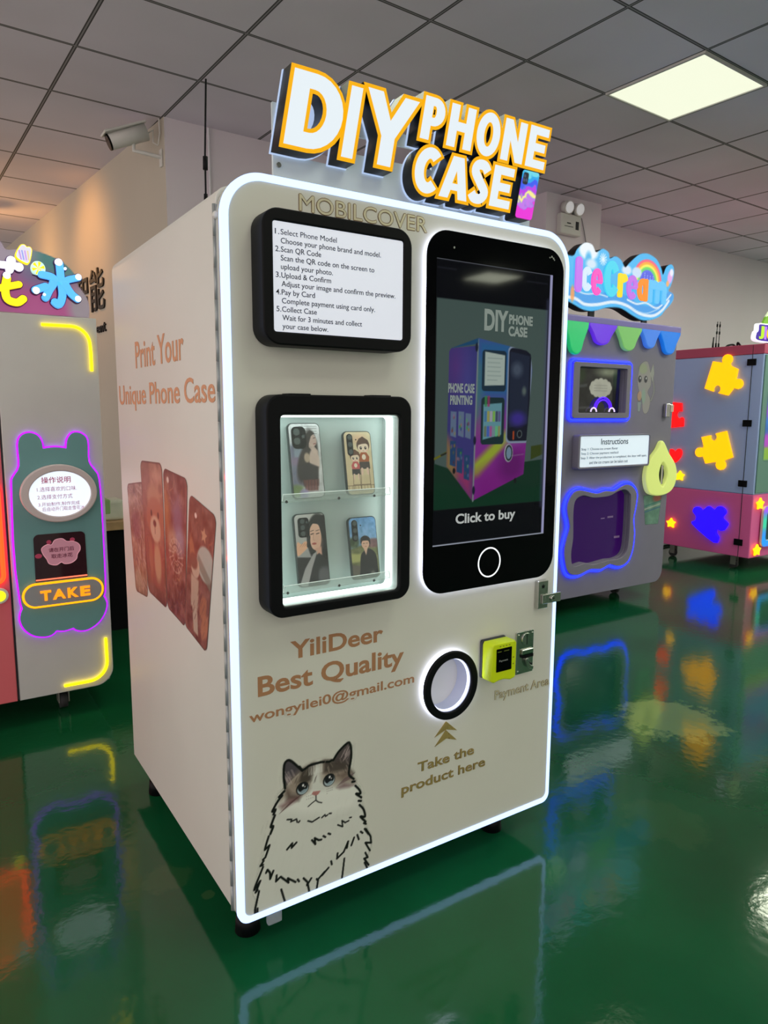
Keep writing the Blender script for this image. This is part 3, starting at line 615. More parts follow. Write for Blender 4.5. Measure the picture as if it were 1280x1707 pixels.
# the cat drawn on the door
CAT = {'ear_l':[(0.132,0.431),(0.129,0.464),(0.131,0.494),(0.14,0.503),(0.151,0.498),(0.168,0.478),(0.18,0.465),(0.162,0.454),(0.144,0.443)],'ear_r':[(0.272,0.467),(0.289,0.487),(0.316,0.504),(0.327,0.492),(0.328,0.459),(0.321,0.423),(0.302,0.434),(0.283,0.451)],'patch_l':[(0.134,0.429),(0.147,0.45),(0.18,0.466),(0.203,0.471),(0.216,0.473),(0.209,0.452),(0.202,0.429),(0.197,0.404),(0.167,0.399),(0.138,0.405),(0.118,0.4),(0.124,0.415)],'patch_r':[(0.238,0.469),(0.258,0.468),(0.274,0.46),(0.305,0.439),(0.321,0.417),(0.33,0.399),(0.334,0.386),(0.283,0.396),(0.245,0.418),(0.239,0.426)],'head':[(0.132,0.431),(0.129,0.464),(0.14,0.503),(0.18,0.465),(0.204,0.472),(0.234,0.472),(0.272,0.467),(0.316,0.504),(0.328,0.491),(0.321,0.423),(0.337,0.391),(0.356,0.347),(0.34,0.316),(0.257,0.316),(0.166,0.351),(0.109,0.381),(0.115,0.412)],'cheek_l':[(0.115,0.387),(0.144,0.398),(0.173,0.395),(0.158,0.385),(0.123,0.376)],'cheek_r':[(0.283,0.387),(0.305,0.392),(0.334,0.379),(0.321,0.377),(0.292,0.381)],'eye_l':[(0.181,0.415)],'eye_r':[(0.259,0.415)],'nose':[(0.207,0.391),(0.212,0.397),(0.234,0.393),(0.227,0.385),(0.219,0.383)],'body':[(0.131,0.429),(0.101,0.381),(0.093,0.334),(0.07,0.278),(0.055,0.226),(0.043,0.183),(0.048,0.153),(0.044,0.114),(0.051,0.108),(0.129,0.109),(0.294,0.108),(0.383,0.11),(0.37,0.138),(0.389,0.175),(0.389,0.214),(0.37,0.256),(0.369,0.287),(0.357,0.338),(0.34,0.377),(0.232,0.391)],'strokes':[(0.0045,[(0.132,0.43),(0.129,0.464),(0.131,0.494),(0.14,0.503),(0.151,0.498),(0.168,0.479),(0.181,0.464)]),(0.0045,[(0.173,0.477),(0.181,0.466),(0.19,0.467),(0.204,0.472),(0.234,0.472)]),(0.0045,[(0.234,0.472),(0.244,0.47)]),(0.0045,[(0.252,0.468),(0.26,0.466),(0.267,0.468)]),(0.0045,[(0.272,0.467),(0.289,0.487),(0.316,0.504),(0.324,0.498),(0.327,0.483),(0.327,0.459),(0.32,0.423),(0.322,0.409),(0.335,0.396)]),(0.0045,[(0.33,0.389),(0.338,0.388)]),(0.0045,[(0.13,0.423),(0.115,0.412),(0.124,0.413),(0.112,0.402),(0.096,0.379),(0.105,0.381),(0.099,0.37)]),(0.0045,[(0.103,0.366),(0.091,0.339),(0.098,0.338),(0.09,0.32)]),(0.0045,[(0.34,0.375),(0.352,0.36),(0.356,0.347),(0.342,0.351),(0.359,0.335)]),(0.0045,[(0.35,0.328),(0.358,0.325)]),(0.0045,[(0.353,0.315),(0.366,0.298),(0.371,0.275),(0.356,0.28),(0.373,0.259)]),(0.0045,[(0.37,0.239),(0.382,0.22)]),(0.003,[(0.137,0.343),(0.149,0.34),(0.147,0.334),(0.163,0.336),(0.165,0.327)]),(0.003,[(0.169,0.325),(0.172,0.328)]),(0.003,[(0.196,0.32),(0.208,0.313),(0.229,0.319)]),(0.003,[(0.237,0.316),(0.246,0.321),(0.248,0.316),(0.254,0.318)]),(0.003,[(0.259,0.32),(0.265,0.319)]),(0.003,[(0.285,0.279),(0.3,0.269),(0.298,0.287),(0.308,0.278),(0.319,0.28)]),(0.003,[(0.322,0.288),(0.327,0.287)]),(0.002,[(0.22,0.383),(0.22,0.371),(0.208,0.366),(0.197,0.36)]),(0.002,[(0.22,0.37),(0.227,0.363),(0.237,0.358)]),(0.004,[(0.085,0.315),(0.078,0.296),(0.074,0.282),(0.087,0.29),(0.075,0.261),(0.068,0.257)]),(0.004,[(0.07,0.253),(0.061,0.242),(0.068,0.243)]),(0.004,[(0.068,0.237),(0.045,0.19),(0.043,0.183),(0.06,0.202),(0.047,0.175),(0.052,0.18)]),(0.004,[(0.056,0.175),(0.044,0.129),(0.044,0.114)]),(0.004,[(0.051,0.129),(0.05,0.108)]),(0.004,[(0.076,0.218),(0.08,0.225),(0.087,0.214),(0.087,0.197),(0.096,0.216)]),(0.004,[(0.105,0.2),(0.103,0.184),(0.116,0.192),(0.138,0.167),(0.136,0.18),(0.158,0.161)]),(0.004,[(0.164,0.166),(0.168,0.159)]),(0.004,[(0.181,0.163),(0.193,0.147),(0.191,0.139),(0.204,0.154)]),(0.004,[(0.193,0.144),(0.199,0.109)]),(0.004,[(0.22,0.146),(0.222,0.142),(0.244,0.158),(0.236,0.15),(0.256,0.165)]),(0.004,[(0.224,0.141),(0.218,0.109)]),(0.004,[(0.264,0.181),(0.266,0.171)]),(0.004,[(0.117,0.156),(0.129,0.109)]),(0.004,[(0.305,0.174),(0.296,0.109)]),(0.004,[(0.135,0.261),(0.15,0.273),(0.148,0.261),(0.162,0.271)]),(0.004,[(0.207,0.262),(0.217,0.247),(0.215,0.265),(0.227,0.255),(0.235,0.254)]),(0.004,[(0.241,0.262),(0.247,0.257)]),(0.004,[(0.256,0.264),(0.262,0.26)]),(0.004,[(0.284,0.197),(0.282,0.182),(0.303,0.194),(0.317,0.22),(0.313,0.202)]),(0.004,[(0.327,0.205),(0.336,0.225)]),(0.004,[(0.346,0.229),(0.351,0.214)]),(0.004,[(0.357,0.235),(0.363,0.229)]),(0.004,[(0.374,0.237),(0.389,0.21),(0.391,0.19),(0.372,0.197),(0.387,0.168)]),(0.004,[(0.372,0.167),(0.38,0.15),(0.368,0.151),(0.383,0.126)]),(0.004,[(0.37,0.138),(0.381,0.111)]),(0.004,[(0.367,0.257),(0.374,0.252)])],'whisk':[]}
P = Pic(.03, .405, .104, .515, 230)
P.poly(smooth_loop(CAT['body'], 3), (244, 246, 240), .8, .012); P.poly(CAT['head'], (244, 246, 240), .8, .03)
for k in range(160):
    u, v = RNG.uniform(.06, .37), RNG.uniform(.12, .34); P.line([(u, v), (u + .006, v + .018)], .002, (205, 205, 198), .10, .004)
dk = (70, 62, 60)
P.poly(CAT['ear_l'], (82, 76, 84), 1, .003); P.poly(CAT['ear_r'], (84, 74, 76), 1, .003); P.poly(smooth_loop(CAT['patch_l'], 4), (150, 132, 118), .8, .022); P.poly(smooth_loop(CAT['patch_r'], 4), (156, 138, 124), .8, .022)
P.poly([(.178, .462), (.205, .474), (.216, .472), (.206, .43), (.19, .425), (.17, .435)], (72, 64, 58), .95, .012); P.poly([(.245, .474), (.272, .466), (.30, .455), (.318, .44), (.30, .43), (.262, .435), (.243, .44)], (78, 68, 64), .92, .012); P.poly([(.135, .43), (.15, .41), (.178, .398), (.17, .385), (.135, .395)], (92, 76, 70), .85, .014); P.poly([(.285, .42), (.32, .43), (.335, .415), (.30, .405)], (110, 92, 84), .7, .014)
for k in range(70):
    a = RNG.uniform(0, 6.28); s = k % 2; x = (.195, .285)[s] + .03 * math.cos(a); y = (.445, .45)[s] + .018 * math.sin(a); P.line([(x, y), (x + (-.006, .006)[s] + RNG.uniform(-.003, .003), y - .014)], .0014, ((60, 52, 50), (196, 184, 170))[k % 3 == 0], .5, .0015)
P.poly(CAT['cheek_l'], (128, 90, 92), .75, .014); P.poly(CAT['cheek_r'], (124, 92, 100), .75, .012)
for k in range(8): P.line([(.115 + k * .004, .366 + k * .003), (.15 + k * .004, .385 + k * .002)], .0014, (84, 54, 58), .6, .0015); P.line([(.285 + k * .003, .392 + k * .002), (.325 + k * .002, .40 + k * .002)], .0014, (84, 56, 70), .5, .0015)
for (a, b, c, n) in ((.150, .445, 70, 14), (.305, .465, 110, 14)):
    for k in range(n):
        x = a + RNG.uniform(-.012, .014); y = b + RNG.uniform(-.01, .012); P.line([(x, y), (x + (.012 if c == 110 else -.008), y + .02)], .0015, (214, 196, 196), .6, .002)
(eu, ev), (fu, fv) = CAT['eye_l'][0], CAT['eye_r'][0]
for u, v, rot in ((eu, ev, 20), (fu, fv, 30)):
    P.ell(u, v, .0185, .0175, (22, 20, 24), 1, 0, rot); P.ell(u + .001, v - .001, .0155, .0148, (186, 202, 210), 1, 0, rot); P.ell(u + .001, v + .003, .0140, .0125, (20, 20, 28)); P.ell(u + .003, v - .0085, .009, .0045, (150, 172, 186), .95, .002, 15); P.ell(u + .002, v + .008, .0028, .0035, (250, 250, 250)); P.ell(u + .007, v + .003, .0015, .002, (250, 250, 250))
P.poly(CAT['nose'], (190, 130, 126), 1, .002)
for k in range(9): P.ell(eu + .012 + (k % 5) * .006, ev - .026 - (k // 5) * .008, .0011, .0011, (120, 110, 110), .6); P.ell(fu - .006 + (k % 4) * .005, fv - .024 - (k // 4) * .006, .0011, .0011, (120, 110, 110), .6)
for k in range(26): 
    x = .20 + k * .0016; P.line([(x, .475 - abs(x - .22) * .2), (x + RNG.uniform(-.004, .004), .445)], .0012, (240, 240, 236), .5, .001)
for w, pts in CAT['strokes']: P.line(smooth_loop(pts, 4, False) if len(pts) > 3 and w > .004 else pts, w * 1.45, (8, 8, 10), 1, .0010)
P.A *= (P.Y > Z0 + .0185)
link('cat_drawing', P.mesh(FR, .0005), vm, [m_print], 'printed drawing of a grey and white cat')

# graphics on the left side
for s, u0, u1, v0, v1 in (('Print Your', -.78, -.30, 1.508, 1.590), ('Unique Phone Case', -1.012, -.078, 1.378, 1.462)):
    link('lettering', text_box_me(s, SD, u0, u1, v0, v1, w=-.0055, depth=.0006, bold=.012), vm, [m_tan])
def busy(P, n, seed, cols):
    r = np.random.default_rng(seed)
    for k in range(n):
        u, v = r.uniform(.02, .98), r.uniform(.05, 2.05); a = r.uniform(0, 6.28); L = r.uniform(.05, .2); b = a + r.uniform(-1, 1)
        P.line([(u, v), (u + L * math.cos(a), v + L * math.sin(a)), (u + L * (math.cos(a) + .8 * math.cos(b)), v + L * (math.sin(a) + .8 * math.sin(b)))], r.uniform(.012, .035), cols[k % len(cols)], r.uniform(.2, .5), .015)
def card(idx, paint, quad, w):
    """a printed phone back: painted upright in 0..1 x 0..2.1, laid into the measured outline"""
    P = Pic(0, 1, 0, 2.1, 84, (150, 106, 92)); paint(P); P.poly(rrect(.0, 1, 0, 2.1, .14), (70, 48, 46), 0)
    q = P.sd_poly(rrect(.004, .996, .004, 2.096, .13)); P.put(np.clip(1 - np.abs(q + .012) / .02, 0, 1), (96, 66, 62), .9); P.A = np.clip(.5 - q / .012, 0, 1)
    (tl, tr, br, bl) = [np.array(x) for x in quad]
    def warp(u, v):
        t = v / 2.1; p = (bl[0] * (1 - u) + br[0] * u) * (1 - t) + (tl[0] * (1 - u) + tr[0] * u) * t; r = (bl[1] * (1 - u) + br[1] * u) * (1 - t) + (tl[1] * (1 - u) + tr[1] * u) * t
        return p, r
    P.C = P.C * .86 + np.array((120, 108, 100)) * .14 - 14; link('phone_graphic', P.mesh(SD, w, 1.2, warp), vm, [m_print])
def g1(P):
    P.grad((150, 110, 88), (158, 132, 120)); P.noise(7, 70, 3); busy(P, 60, 7, ((214, 200, 196), (96, 66, 84), (150, 110, 120)))
    for k in range(46): u, v = RNG.uniform(0, 1), RNG.uniform(.1, 2); P.line([(u, v), (u + RNG.uniform(-.05, .3), v - RNG.uniform(.1, .45))], .03, (212, 192, 190) if k % 2 else (104, 70, 84), .5, .02)
    P.ell(.4, 1.3, .3, .25, (112, 74, 92), .6, .2); P.ell(.3, .3, .25, .2, (196, 180, 160), .5, .15)
def g2(P):
    P.grad((120, 62, 54), (172, 128, 108)); P.noise(5, 46, 5); busy(P, 40, 8, ((200, 160, 130), (110, 66, 58))); P.poly([(.0, .1), (.42, .1), (.42, 2.1), (.06, 2.1)], (120, 82, 78), .45, .1)
    P.ell(.55, 1.55, .30, .22, (182, 140, 112), .9, .1); P.ell(.88, 1.72, .14, .12, (176, 134, 108), .9, .05); P.ell(.88, 1.72, .08, .07, (140, 94, 80), .8, .05); P.ell(.6, 1.25, .42, .32, (166, 110, 88), .95, .06); P.ell(.58, 1.1, .24, .2, (206, 180, 156), .95, .05); P.ell(.56, 1.18, .07, .05, (72, 48, 44), 1, .03); P.line([(.56, 1.15), (.56, 1.03)], .02, (84, 56, 50)); P.ell(.42, 1.32, .04, .05, (60, 40, 38)); P.ell(.74, 1.32, .04, .05, (60, 40, 38))
    P.poly([(.2, .2), (.9, .2), (.85, .85), (.3, .85)], (146, 74, 66), .9, .06); P.ell(.62, .6, .17, .3, (196, 164, 130), .85, .08); P.ell(.3, .62, .1, .28, (164, 112, 90), .8, .06)
    for k in range(22): u = RNG.uniform(.2, .9); v = RNG.uniform(.15, 1.0); P.line([(u, v), (u + .03, v - .12)], .02, (190, 140, 118), .3, .02)
def g3(P):
    P.grad((128, 62, 56), (104, 74, 66)); P.noise(6, 70, 8); busy(P, 60, 5, ((176, 140, 130), (74, 48, 54), (140, 110, 140), (200, 150, 110))); P.ell(.62, 1.45, .25, .3, (118, 104, 138), .8, .25); P.ell(.12, 1.5, .14, .35, (190, 130, 80), .8, .2); P.ell(.7, 1.15, .22, .2, (160, 160, 184), .7, .15); P.ell(.35, 1.1, .2, .2, (196, 164, 138), .7, .15)
    for a in range(0, 360, 24):
        P.line([(.52 + .12 * math.cos(math.radians(a)), .92 + .12 * math.sin(math.radians(a))), (.52 + .34 * math.cos(math.radians(a + 12)), .92 + .25 * math.sin(math.radians(a + 12)))], .022, (206, 182, 170), .7, .01)
    for r in (.1, .2, .3): P.line(ell(.52, .92, r, r * .8, 30) + [(.52 + r, .92)], .02, (84, 60, 62) if r == .2 else (196, 172, 160), .7, .01)
    for k in range(50): u, v = RNG.uniform(.3, 1), RNG.uniform(.05, .75); P.line([(u, v), (u + .02, v + .07)], .014, (206, 150, 132), .4, .01)
    P.ell(.2, 1.95, .05, .045, (232, 214, 206)); P.line([(.93, 1.5), (.97, 1.9)], .03, (170, 120, 150), .6, .04)
def g4(P):
    P.grad((130, 66, 58), (90, 66, 58)); P.noise(6, 60, 13); busy(P, 50, 6, ((170, 130, 104), (70, 46, 44), (190, 120, 90))); P.ell(.74, 1.28, .33, .26, (176, 196, 190), .95, .04); P.poly([(.4, 1.18), (1, .95), (1, 1.12), (.45, 1.34)], (120, 128, 116), .8, .04); P.ell(.2, 1.3, .1, .22, (176, 118, 84), .8, .05, 25)
    P.ell(.36, 1.1, .17, .16, (206, 184, 164), .95, .03); P.ell(.28, 1.17, .16, .12, (110, 74, 62), .95, .04); P.poly([(.2, .95), (.52, .95), (.55, .5), (.25, .45)], (204, 180, 160), .9, .05); P.poly([(.3, .5), (.52, .5), (.62, .1), (.42, .1)], (210, 190, 172), .9, .04); P.ell(.75, .62, .12, .2, (188, 118, 84), .8, .04, -20); P.ell(.85, .35, .13, .22, (198, 126, 92), .8, .04, -15)
    P.poly(star(.62, 1.68, .12, .5), (206, 164, 132), .9, .02); P.ell(.28, 1.86, .045, .04, (236, 220, 214))
    for k in range(40): u, v = RNG.uniform(.3, 1), RNG.uniform(.02, .8); P.line([(u, v), (u + .05, v + .1)], .018, (200, 140, 112) if k % 2 else (96, 56, 52), .45, .02)
quads = (((-.962, 1.131), (-.755, 1.16), (-.735, .785), (-.912, .765)), ((-.774, 1.22), (-.53, 1.235), (-.530, .789), (-.768, .806)),
         ((-.523, 1.214), (-.296, 1.198), (-.365, .778), (-.535, .800)), ((-.293, 1.163), (-.085, 1.122), (-.190, .752), (-.372, .780)))
quads = (((-.965, 1.13), (-.755, 1.155), (-.750, .775), (-.905, .765)), ((-.778, 1.222), (-.535, 1.228), (-.535, .788), (-.745, .80)),
         ((-.525, 1.216), (-.303, 1.200), (-.365, .776), (-.535, .795)), ((-.290, 1.163), (-.090, 1.126), (-.192, .752), (-.372, .782)))
for i, (g, qd) in enumerate(zip((g1, g2, g3, g4), quads)): card(i, g, qd, -.0054 + i * .0003)

# ------------------------------------------------------------------ sign on top of the machine
FS = F((0, .02, 0)); SHR = .19
bd = link('sign_board', plate_me([[(.158, 1.878), (.985, 1.878), (.985, 2.08), (.60, 2.093), (.158, 2.088)], [(.205, 1.978), (.205, 2.03), (.362, 2.03), (.362, 1.976)], [(.385, 2.015), (.385, 2.058), (.62, 2.064), (.62, 2.02)]], F((0, .072, 0)), -.004, .004), vm, [m_frost], 'frosted acrylic board carrying the sign')
for u in (.17, .58, .96): link('bolt', cyl_me((u, .066, 1.95), (u, .062, 1.95), .006, .006, 12), bd, [m_steel])
def block(ch, w, h, t):
    c = w / 2
    if ch == 'I': return [[(0, 0), (w, 0), (w, h), (0, h)]]
    if ch == 'D':
        k = w * .42; return [[(0, 0)] + [(k, 0)] + arc(k, h * .5, w - k, h * .5, -90, 90, 14) + [(0, h)], ([(t, t * .8)] + arc(k, h * .5, w - k - t, h * .5 - t * .8, -90, 90, 12) + [(t, h - t * .8)])[::-1]]
    if ch == 'Y': return [[(c - t / 2, 0), (c + t / 2, 0), (c + t / 2, h * .40), (w, h), (w - t * 1.12, h), (c, h * .63), (t * 1.12, h), (0, h), (c - t / 2, h * .40)]]
    if ch == 'P':
        k = w * .5; b = h * .34; cy = (h + b) / 2; ry = (h - b) / 2
        return [[(0, 0), (t, 0), (t, b)] + arc(k, cy, w - k, ry, -90, 90, 12) + [(0, h)], ([(t, b + t * .75)] + arc(k, cy, w - k - t, ry - t * .75, -90, 90, 10) + [(t, h - t * .75)])[::-1]]
    if ch == 'H': m = h / 2; q = t * .42; return [[(0, 0), (t, 0), (t, m - q), (w - t, m - q), (w - t, 0), (w, 0), (w, h), (w - t, h), (w - t, m + q), (t, m + q), (t, h), (0, h)]]
    if ch == 'O': return [ell(c, h / 2, w / 2, h / 2, 40), ell(c, h / 2, w / 2 - t, h / 2 - t, 32)[::-1]]
    if ch == 'N': return [[(0, 0), (t, 0), (t, h * .52), (w - t, 0), (w, 0), (w, h), (w - t, h), (w - t, h * .48), (t, h), (0, h)]]
    if ch == 'E': m = h / 2; q = t * .42; x = t * .84; return [[(0, 0), (w, 0), (w, x), (t, x), (t, m - q), (w * .9, m - q), (w * .9, m + q), (t, m + q), (t, h - x), (w, h - x), (w, h), (0, h)]]
    if ch == 'A': a = t * .8; return [[(0, 0), (t * 1.02, 0), (t * 1.02 + w * .06, h * .2), (w - t * 1.02 - w * .06, h * .2), (w - t * 1.02, 0), (w, 0), (c + t * .62, h), (c - t * .62, h)], [(c - w * .1, h * .36), (c, h * .68), (c + w * .1, h * .36)][::-1]]
    if ch == 'C': return [ribbon(arc(c + t * .12, h / 2, w / 2 - t / 2, h / 2 - t / 2, 48, 312, 30), t)]
    if ch == 'S':
        P = smooth_loop([(w - t * .55, h * .76), (w * .62, h - t * .52), (w * .32, h - t * .55), (t * .62, h * .72), (c, h * .5), (w - t * .6, h * .28), (w * .64, t * .55), (w * .34, t * .52), (t * .5, h * .22)], 5, False); return [ribbon(P, t)]
    raise KeyError(ch)
def sign_letter(ch, u0, u1, v0, v1, t, bw=.0095, v_ref=1.974, rise=0.0):
    w, h = u1 - u0 - 2 * bw, v1 - v0 - 2 * bw
    L = [[(u0 + bw + x + SHR * (v0 + bw + y - v_ref), v0 + bw + y) for x, y in lp] for lp in block(ch, w, h, t)]
    parts = [set_mi(plate_me(L, FS, .0005, .0015), 0), plate_me(L, FS, -.043, .0, 0, bw, side=2), set_mi(plate_me(L[:1], FS, -.050, -.0435, 0, bw + .0018), 3)]
    me = parts[1]
    for p in me.polygons: p.material_index = 1 if p.material_index == 0 else 2
    o = link('sign_letter', join(parts), bd, [m_signface, m_signyel, m_signblk, m_signback]); return o
for ch, u0, u1, v0, v1, t in (('D', .150, .309, 1.974, 2.161, .044), ('I', .301, .351, 1.974, 2.159, .03), ('Y', .346, .518, 1.975, 2.166, .039)): sign_letter(ch, u0, u1, v0, v1, t)
for ch, u0, u1, v0, v1, t in (('P', .534, .618, 2.064, 2.187, .027), ('H', .619, .718, 2.063, 2.188, .027), ('O', .714, .812, 2.061, 2.193, .025), ('N', .808, .906, 2.064, 2.192, .026), ('E', .902, .992, 2.064, 2.194, .026)): sign_letter(ch, u0, u1, v0, v1, t, .0085, 2.064)
for ch, u0, u1, v0, v1, t in (('C', .507, .612, 1.932, 2.065, .028), ('A', .597, .708, 1.933, 2.058, .029), ('S', .690, .780, 1.934, 2.066, .026), ('E', .771, .861, 1.936, 2.063, .026)): sign_letter(ch, u0, u1, v0, v1, t, .0085, 1.934)
L = [(u + .2 * (v - 1.928), v) for u, v in rrect(.880, .945, 1.928, 2.061, .008, 5)]
ph = link('phone_emblem', join([set_mi(plate_me([L], FS, -.043, .0, side=None), 0), set_mi(plate_me([L], FS, -.05, -.0435, 0, .0018), 1)]), bd, [m_signblk, m_signback], 'lit picture of a colourful phone')
P = Pic(.878, .980, 1.926, 2.063, 70, (80, 190, 235)); T = P.noise(4, None, 21); Yn = (P.Y - 1.928) / .133 + T * .22
for lo, hi, c in ((-.3, .26, (240, 40, 220)), (.26, .38, (200, 120, 240)), (.38, .48, (255, 240, 150)), (.48, .60, (190, 60, 235)), (.60, .74, (60, 90, 245)), (.74, .86, (30, 170, 240)), (.86, 1.4, (110, 220, 240))):
    P.put(np.clip((Yn - lo) / .05, 0, 1) * np.clip((hi + .05 - Yn) / .05, 0, 1), c)
P.poly([(u + .2 * (v - 1.928), v) for u, v in rrect(.885, .905, 2.022, 2.055, .006)], (20, 24, 40)); 
for u, v in ((.914, 2.045), (.920, 2.034), (.911, 2.033)): P.ell(u, v, .004, .0045, (70, 80, 110))
P.clip(L); lp = link('lit_picture', P.mesh(FS, .0012), bd, [paint_mat('lit_artwork', emit=.95, rough=.4)])

# aerial with a magnetic base on top of the machine
t = thing('antenna', (.255, .8, 1.882), 'thin black whip antenna standing on top of the white machine', 'antenna')
link('base', cyl_me((.255, .8, 1.8775), (.255, .8, 2.075), .012, .006), t, [m_black]); link('coil', cyl_me((.256, .8, 2.15), (.257, .8, 2.19), .008), t, [m_black]); link('whip', tube_me([(.255, .8, 2.07), (.2565, .8, 2.2), (.266, .8, 2.425)], .003), t, [m_black])
link('cable', tube_me(smooth_loop([(.26, .8, 1.885), (.275, .79, 1.91), (.295, .78, 1.925), (.31, .78, 1.9), (.285, .78, 1.884), (.275, .79, 1.9), (.30, .8, 1.935), (.33, .8, 1.94), (.35, .8, 1.884), (.45, .9, 1.884)], 5, False), .004), t, [m_black])

# ------------------------------------------------------------------ sample phone cases in the display
def phone_case(u, z, wd, h, paint, cam_kind, label, shelf_z, rot=0.0):
    lean = .17; yb = -.032
    t = thing('phone_case', (u + wd / 2, yb, z), label, 'phone case', 'sample phone cases in the display')
    fr = F((u, yb, z), (math.cos(rot), 0, -math.sin(rot) * 0), (0, math.sin(lean), math.cos(lean)))
    o = rrect(0, wd, 0, h, .0125, 6)
    link('shell', plate_me([o], fr, -.009, .0, .0015, seg=2), t, [mat('dark_case_shell', (32, 44, 46), .3)])
    P = Pic(.002, wd - .002, .002, h - .002, 110, (190, 190, 190)); paint(P, wd, h); P.clip(rrect(.0022, wd - .0022, .0022, h - .0022, .011, 6))
    link('printed_back', P.mesh(fr, .0004, 1.25), t, [paint_mat('printed_case', rough=.25)])
    if cam_kind == 'square': L = rrect(.008, .046, h - .062, h - .009, .012, 5); lens = [(.021, h - .022, .0085), (.021, h - .044, .0085), (.038, h - .033, .004)]
    elif cam_kind == 'wide': L = rrect(.010, .040, h - .058, h - .010, .008, 5); lens = [(.022, h - .019, .0062), (.022, h - .034, .0062), (.022, h - .049, .0062), (.034, h - .022, .003)]
    else: L = rrect(.009, .026, h - .062, h - .007, .0085, 6); lens = [(.0175, h - .016, .0062), (.0175, h - .034, .0062), (.0175, h - .052, .0062)]
    c = link('camera_cutout', plate_me([L], fr, .0006, .0028, .0008), t, [m_black])
    for a, b, r in lens: link('camera_lens', cyl_me(fr([(a, b, .0028)])[0], fr([(a, b, .0034)])[0], r, r, 20), c, [mat('lens_hole', (84, 96, 96), .2)])
    if cam_kind == 'slim': link('flash_hole', cyl_me(fr([(.036, h - .022, .0006)])[0], fr([(.036, h - .022, .0012)])[0], .0018, .0018, 10), t, [m_black])
    return t
SKIN = (226, 182, 156)
def art_woman_bw(P, w, h):
    P.grad((190, 196, 200), (206, 210, 212)); P.noise(8, 40, 31)
    for k in range(4): P.line([(.03, h - .008 - k * .006), (w - .01, h - .008 - k * .006)], .0016, (110, 116, 116), .6)
    P.poly([(0, .03), (.03, .03), (.03, .13), (0, .13)], (84, 88, 120), .7, .01); P.ell(.02, .09, .02, .012, (140, 120, 150), .7, .01); P.poly([(.012, .1), (.04, .1), (.04, .125), (.012, .125)], (140, 158, 176), .8, .004)
    P.ell(.056, .115, .02, .05, (54, 48, 48), .97, .006); P.ell(.040, .085, .02, .05, (48, 42, 42), .97, .006, -18); P.ell(.062, .140, .012, .016, (196, 170, 160), .98, .002, 10); P.poly([(.044, .15), (.058, .165), (.070, .157), (.060, .15), (.054, .135), (.046, .12)], (50, 44, 44), 1, .002); P.line([(.058, .126), (.070, .112)], .012, (200, 178, 168), .9, .003)
    P.ell(.064, .090, .014, .030, (206, 186, 176), .95, .004); P.ell(.045, .098, .008, .012, (188, 170, 150), .9, .004); P.poly([(.03, .03), (.070, .03), (.074, .075), (.050, .085), (.026, .08)], (44, 40, 44), .96, .005)
    P.line([(.066, .145), (.071, .146)], .0016, (70, 54, 52)); P.line([(.066, .131), (.071, .132)], .002, (140, 80, 76)); P.poly([(.034, .018), (.068, .018), (.072, .045), (.030, .045)], (110, 62, 60), .85, .005)
    for k in range(5): P.line([(.034 + k * .008, .02), (.036 + k * .008, .044)], .0014, (62, 44, 46), .8)
    P.ell(.012, .02, .02, .014, (96, 122, 66), .8, .008); P.ell(.03, .012, .012, .012, (156, 146, 196), .8, .006); P.ell(.06, .008, .02, .008, (206, 210, 214), .8, .004)
def art_couple(P, w, h):
    P.grad((200, 186, 150), (226, 212, 176)); P.ell(.045, h - .02, .02, .012, (230, 186, 150), .6, .012); P.noise(4, 12, 41)
    for cx, top, k, hair, coat, pants in ((.056, .125, 1.0, (88, 62, 50), (168, 92, 52), (70, 62, 60)), (.030, .098, .78, (108, 74, 56), (196, 90, 92), (54, 50, 56))):
        P.ell(cx, top, .019 * k, .018 * k, hair, 1, .001); P.ell(cx, top - .006 * k, .0155 * k, .0135 * k, (244, 214, 192)); P.poly([(cx - .016 * k, top), (cx - .012 * k, top + .016 * k), (cx, top + .022 * k), (cx + .016 * k, top + .012 * k), (cx + .017 * k, top), (cx + .008 * k, top + .004 * k), (cx - .004 * k, top + .003 * k)], hair, 1, .001)
        for s in (-1, 1):
            P.ell(cx + s * .0068 * k, top - .007 * k, .0034 * k, .004 * k, (54, 40, 34)); P.ell(cx + s * .0068 * k + .001, top - .0055 * k, .001, .0012, (250, 250, 250)); P.ell(cx + s * .010 * k, top - .0135 * k, .003 * k, .0018 * k, (240, 176, 160), .7, .001)
        P.line([(cx - .002, top - .0145 * k), (cx + .002, top - .0145 * k)], .001, (170, 96, 88)); b = top - .020 * k
        P.poly([(cx - .014 * k, b - .022 * k), (cx + .014 * k, b - .022 * k), (cx + .016 * k, b - .010 * k), (cx + .008 * k, b + .002), (cx - .008 * k, b + .002), (cx - .016 * k, b - .010 * k)], coat, 1, .001); P.ell(cx, b - .010 * k, .006 * k, .007 * k, (240, 220, 200)); P.poly([(cx - .015 * k, b - .022 * k), (cx + .015 * k, b - .022 * k), (cx + .016 * k, b - .040 * k), (cx - .015 * k, b - .040 * k)], pants, 1, .001)
        for s in (-1, 1): P.line([(cx + s * .008 * k, b - .04 * k), (cx + s * .009 * k, b - .052 * k)], .007 * k, (224, 196, 178)); P.line([(cx + s * .012 * k, b - .04 * k), (cx + s * .014 * k, .012)], .0012, (84, 64, 52))
        P.line([(cx - .013 * k, .026), (cx + .013 * k, .026)], .0012, (84, 64, 52))
    for v in (.012, .024): P.line([(0, v), (w, v)], .0012, (96, 76, 62), .9)
    for k in range(9): P.line([(.006 + k * .009, .008), (.006 + k * .009, .024)], .001, (110, 90, 74), .8)
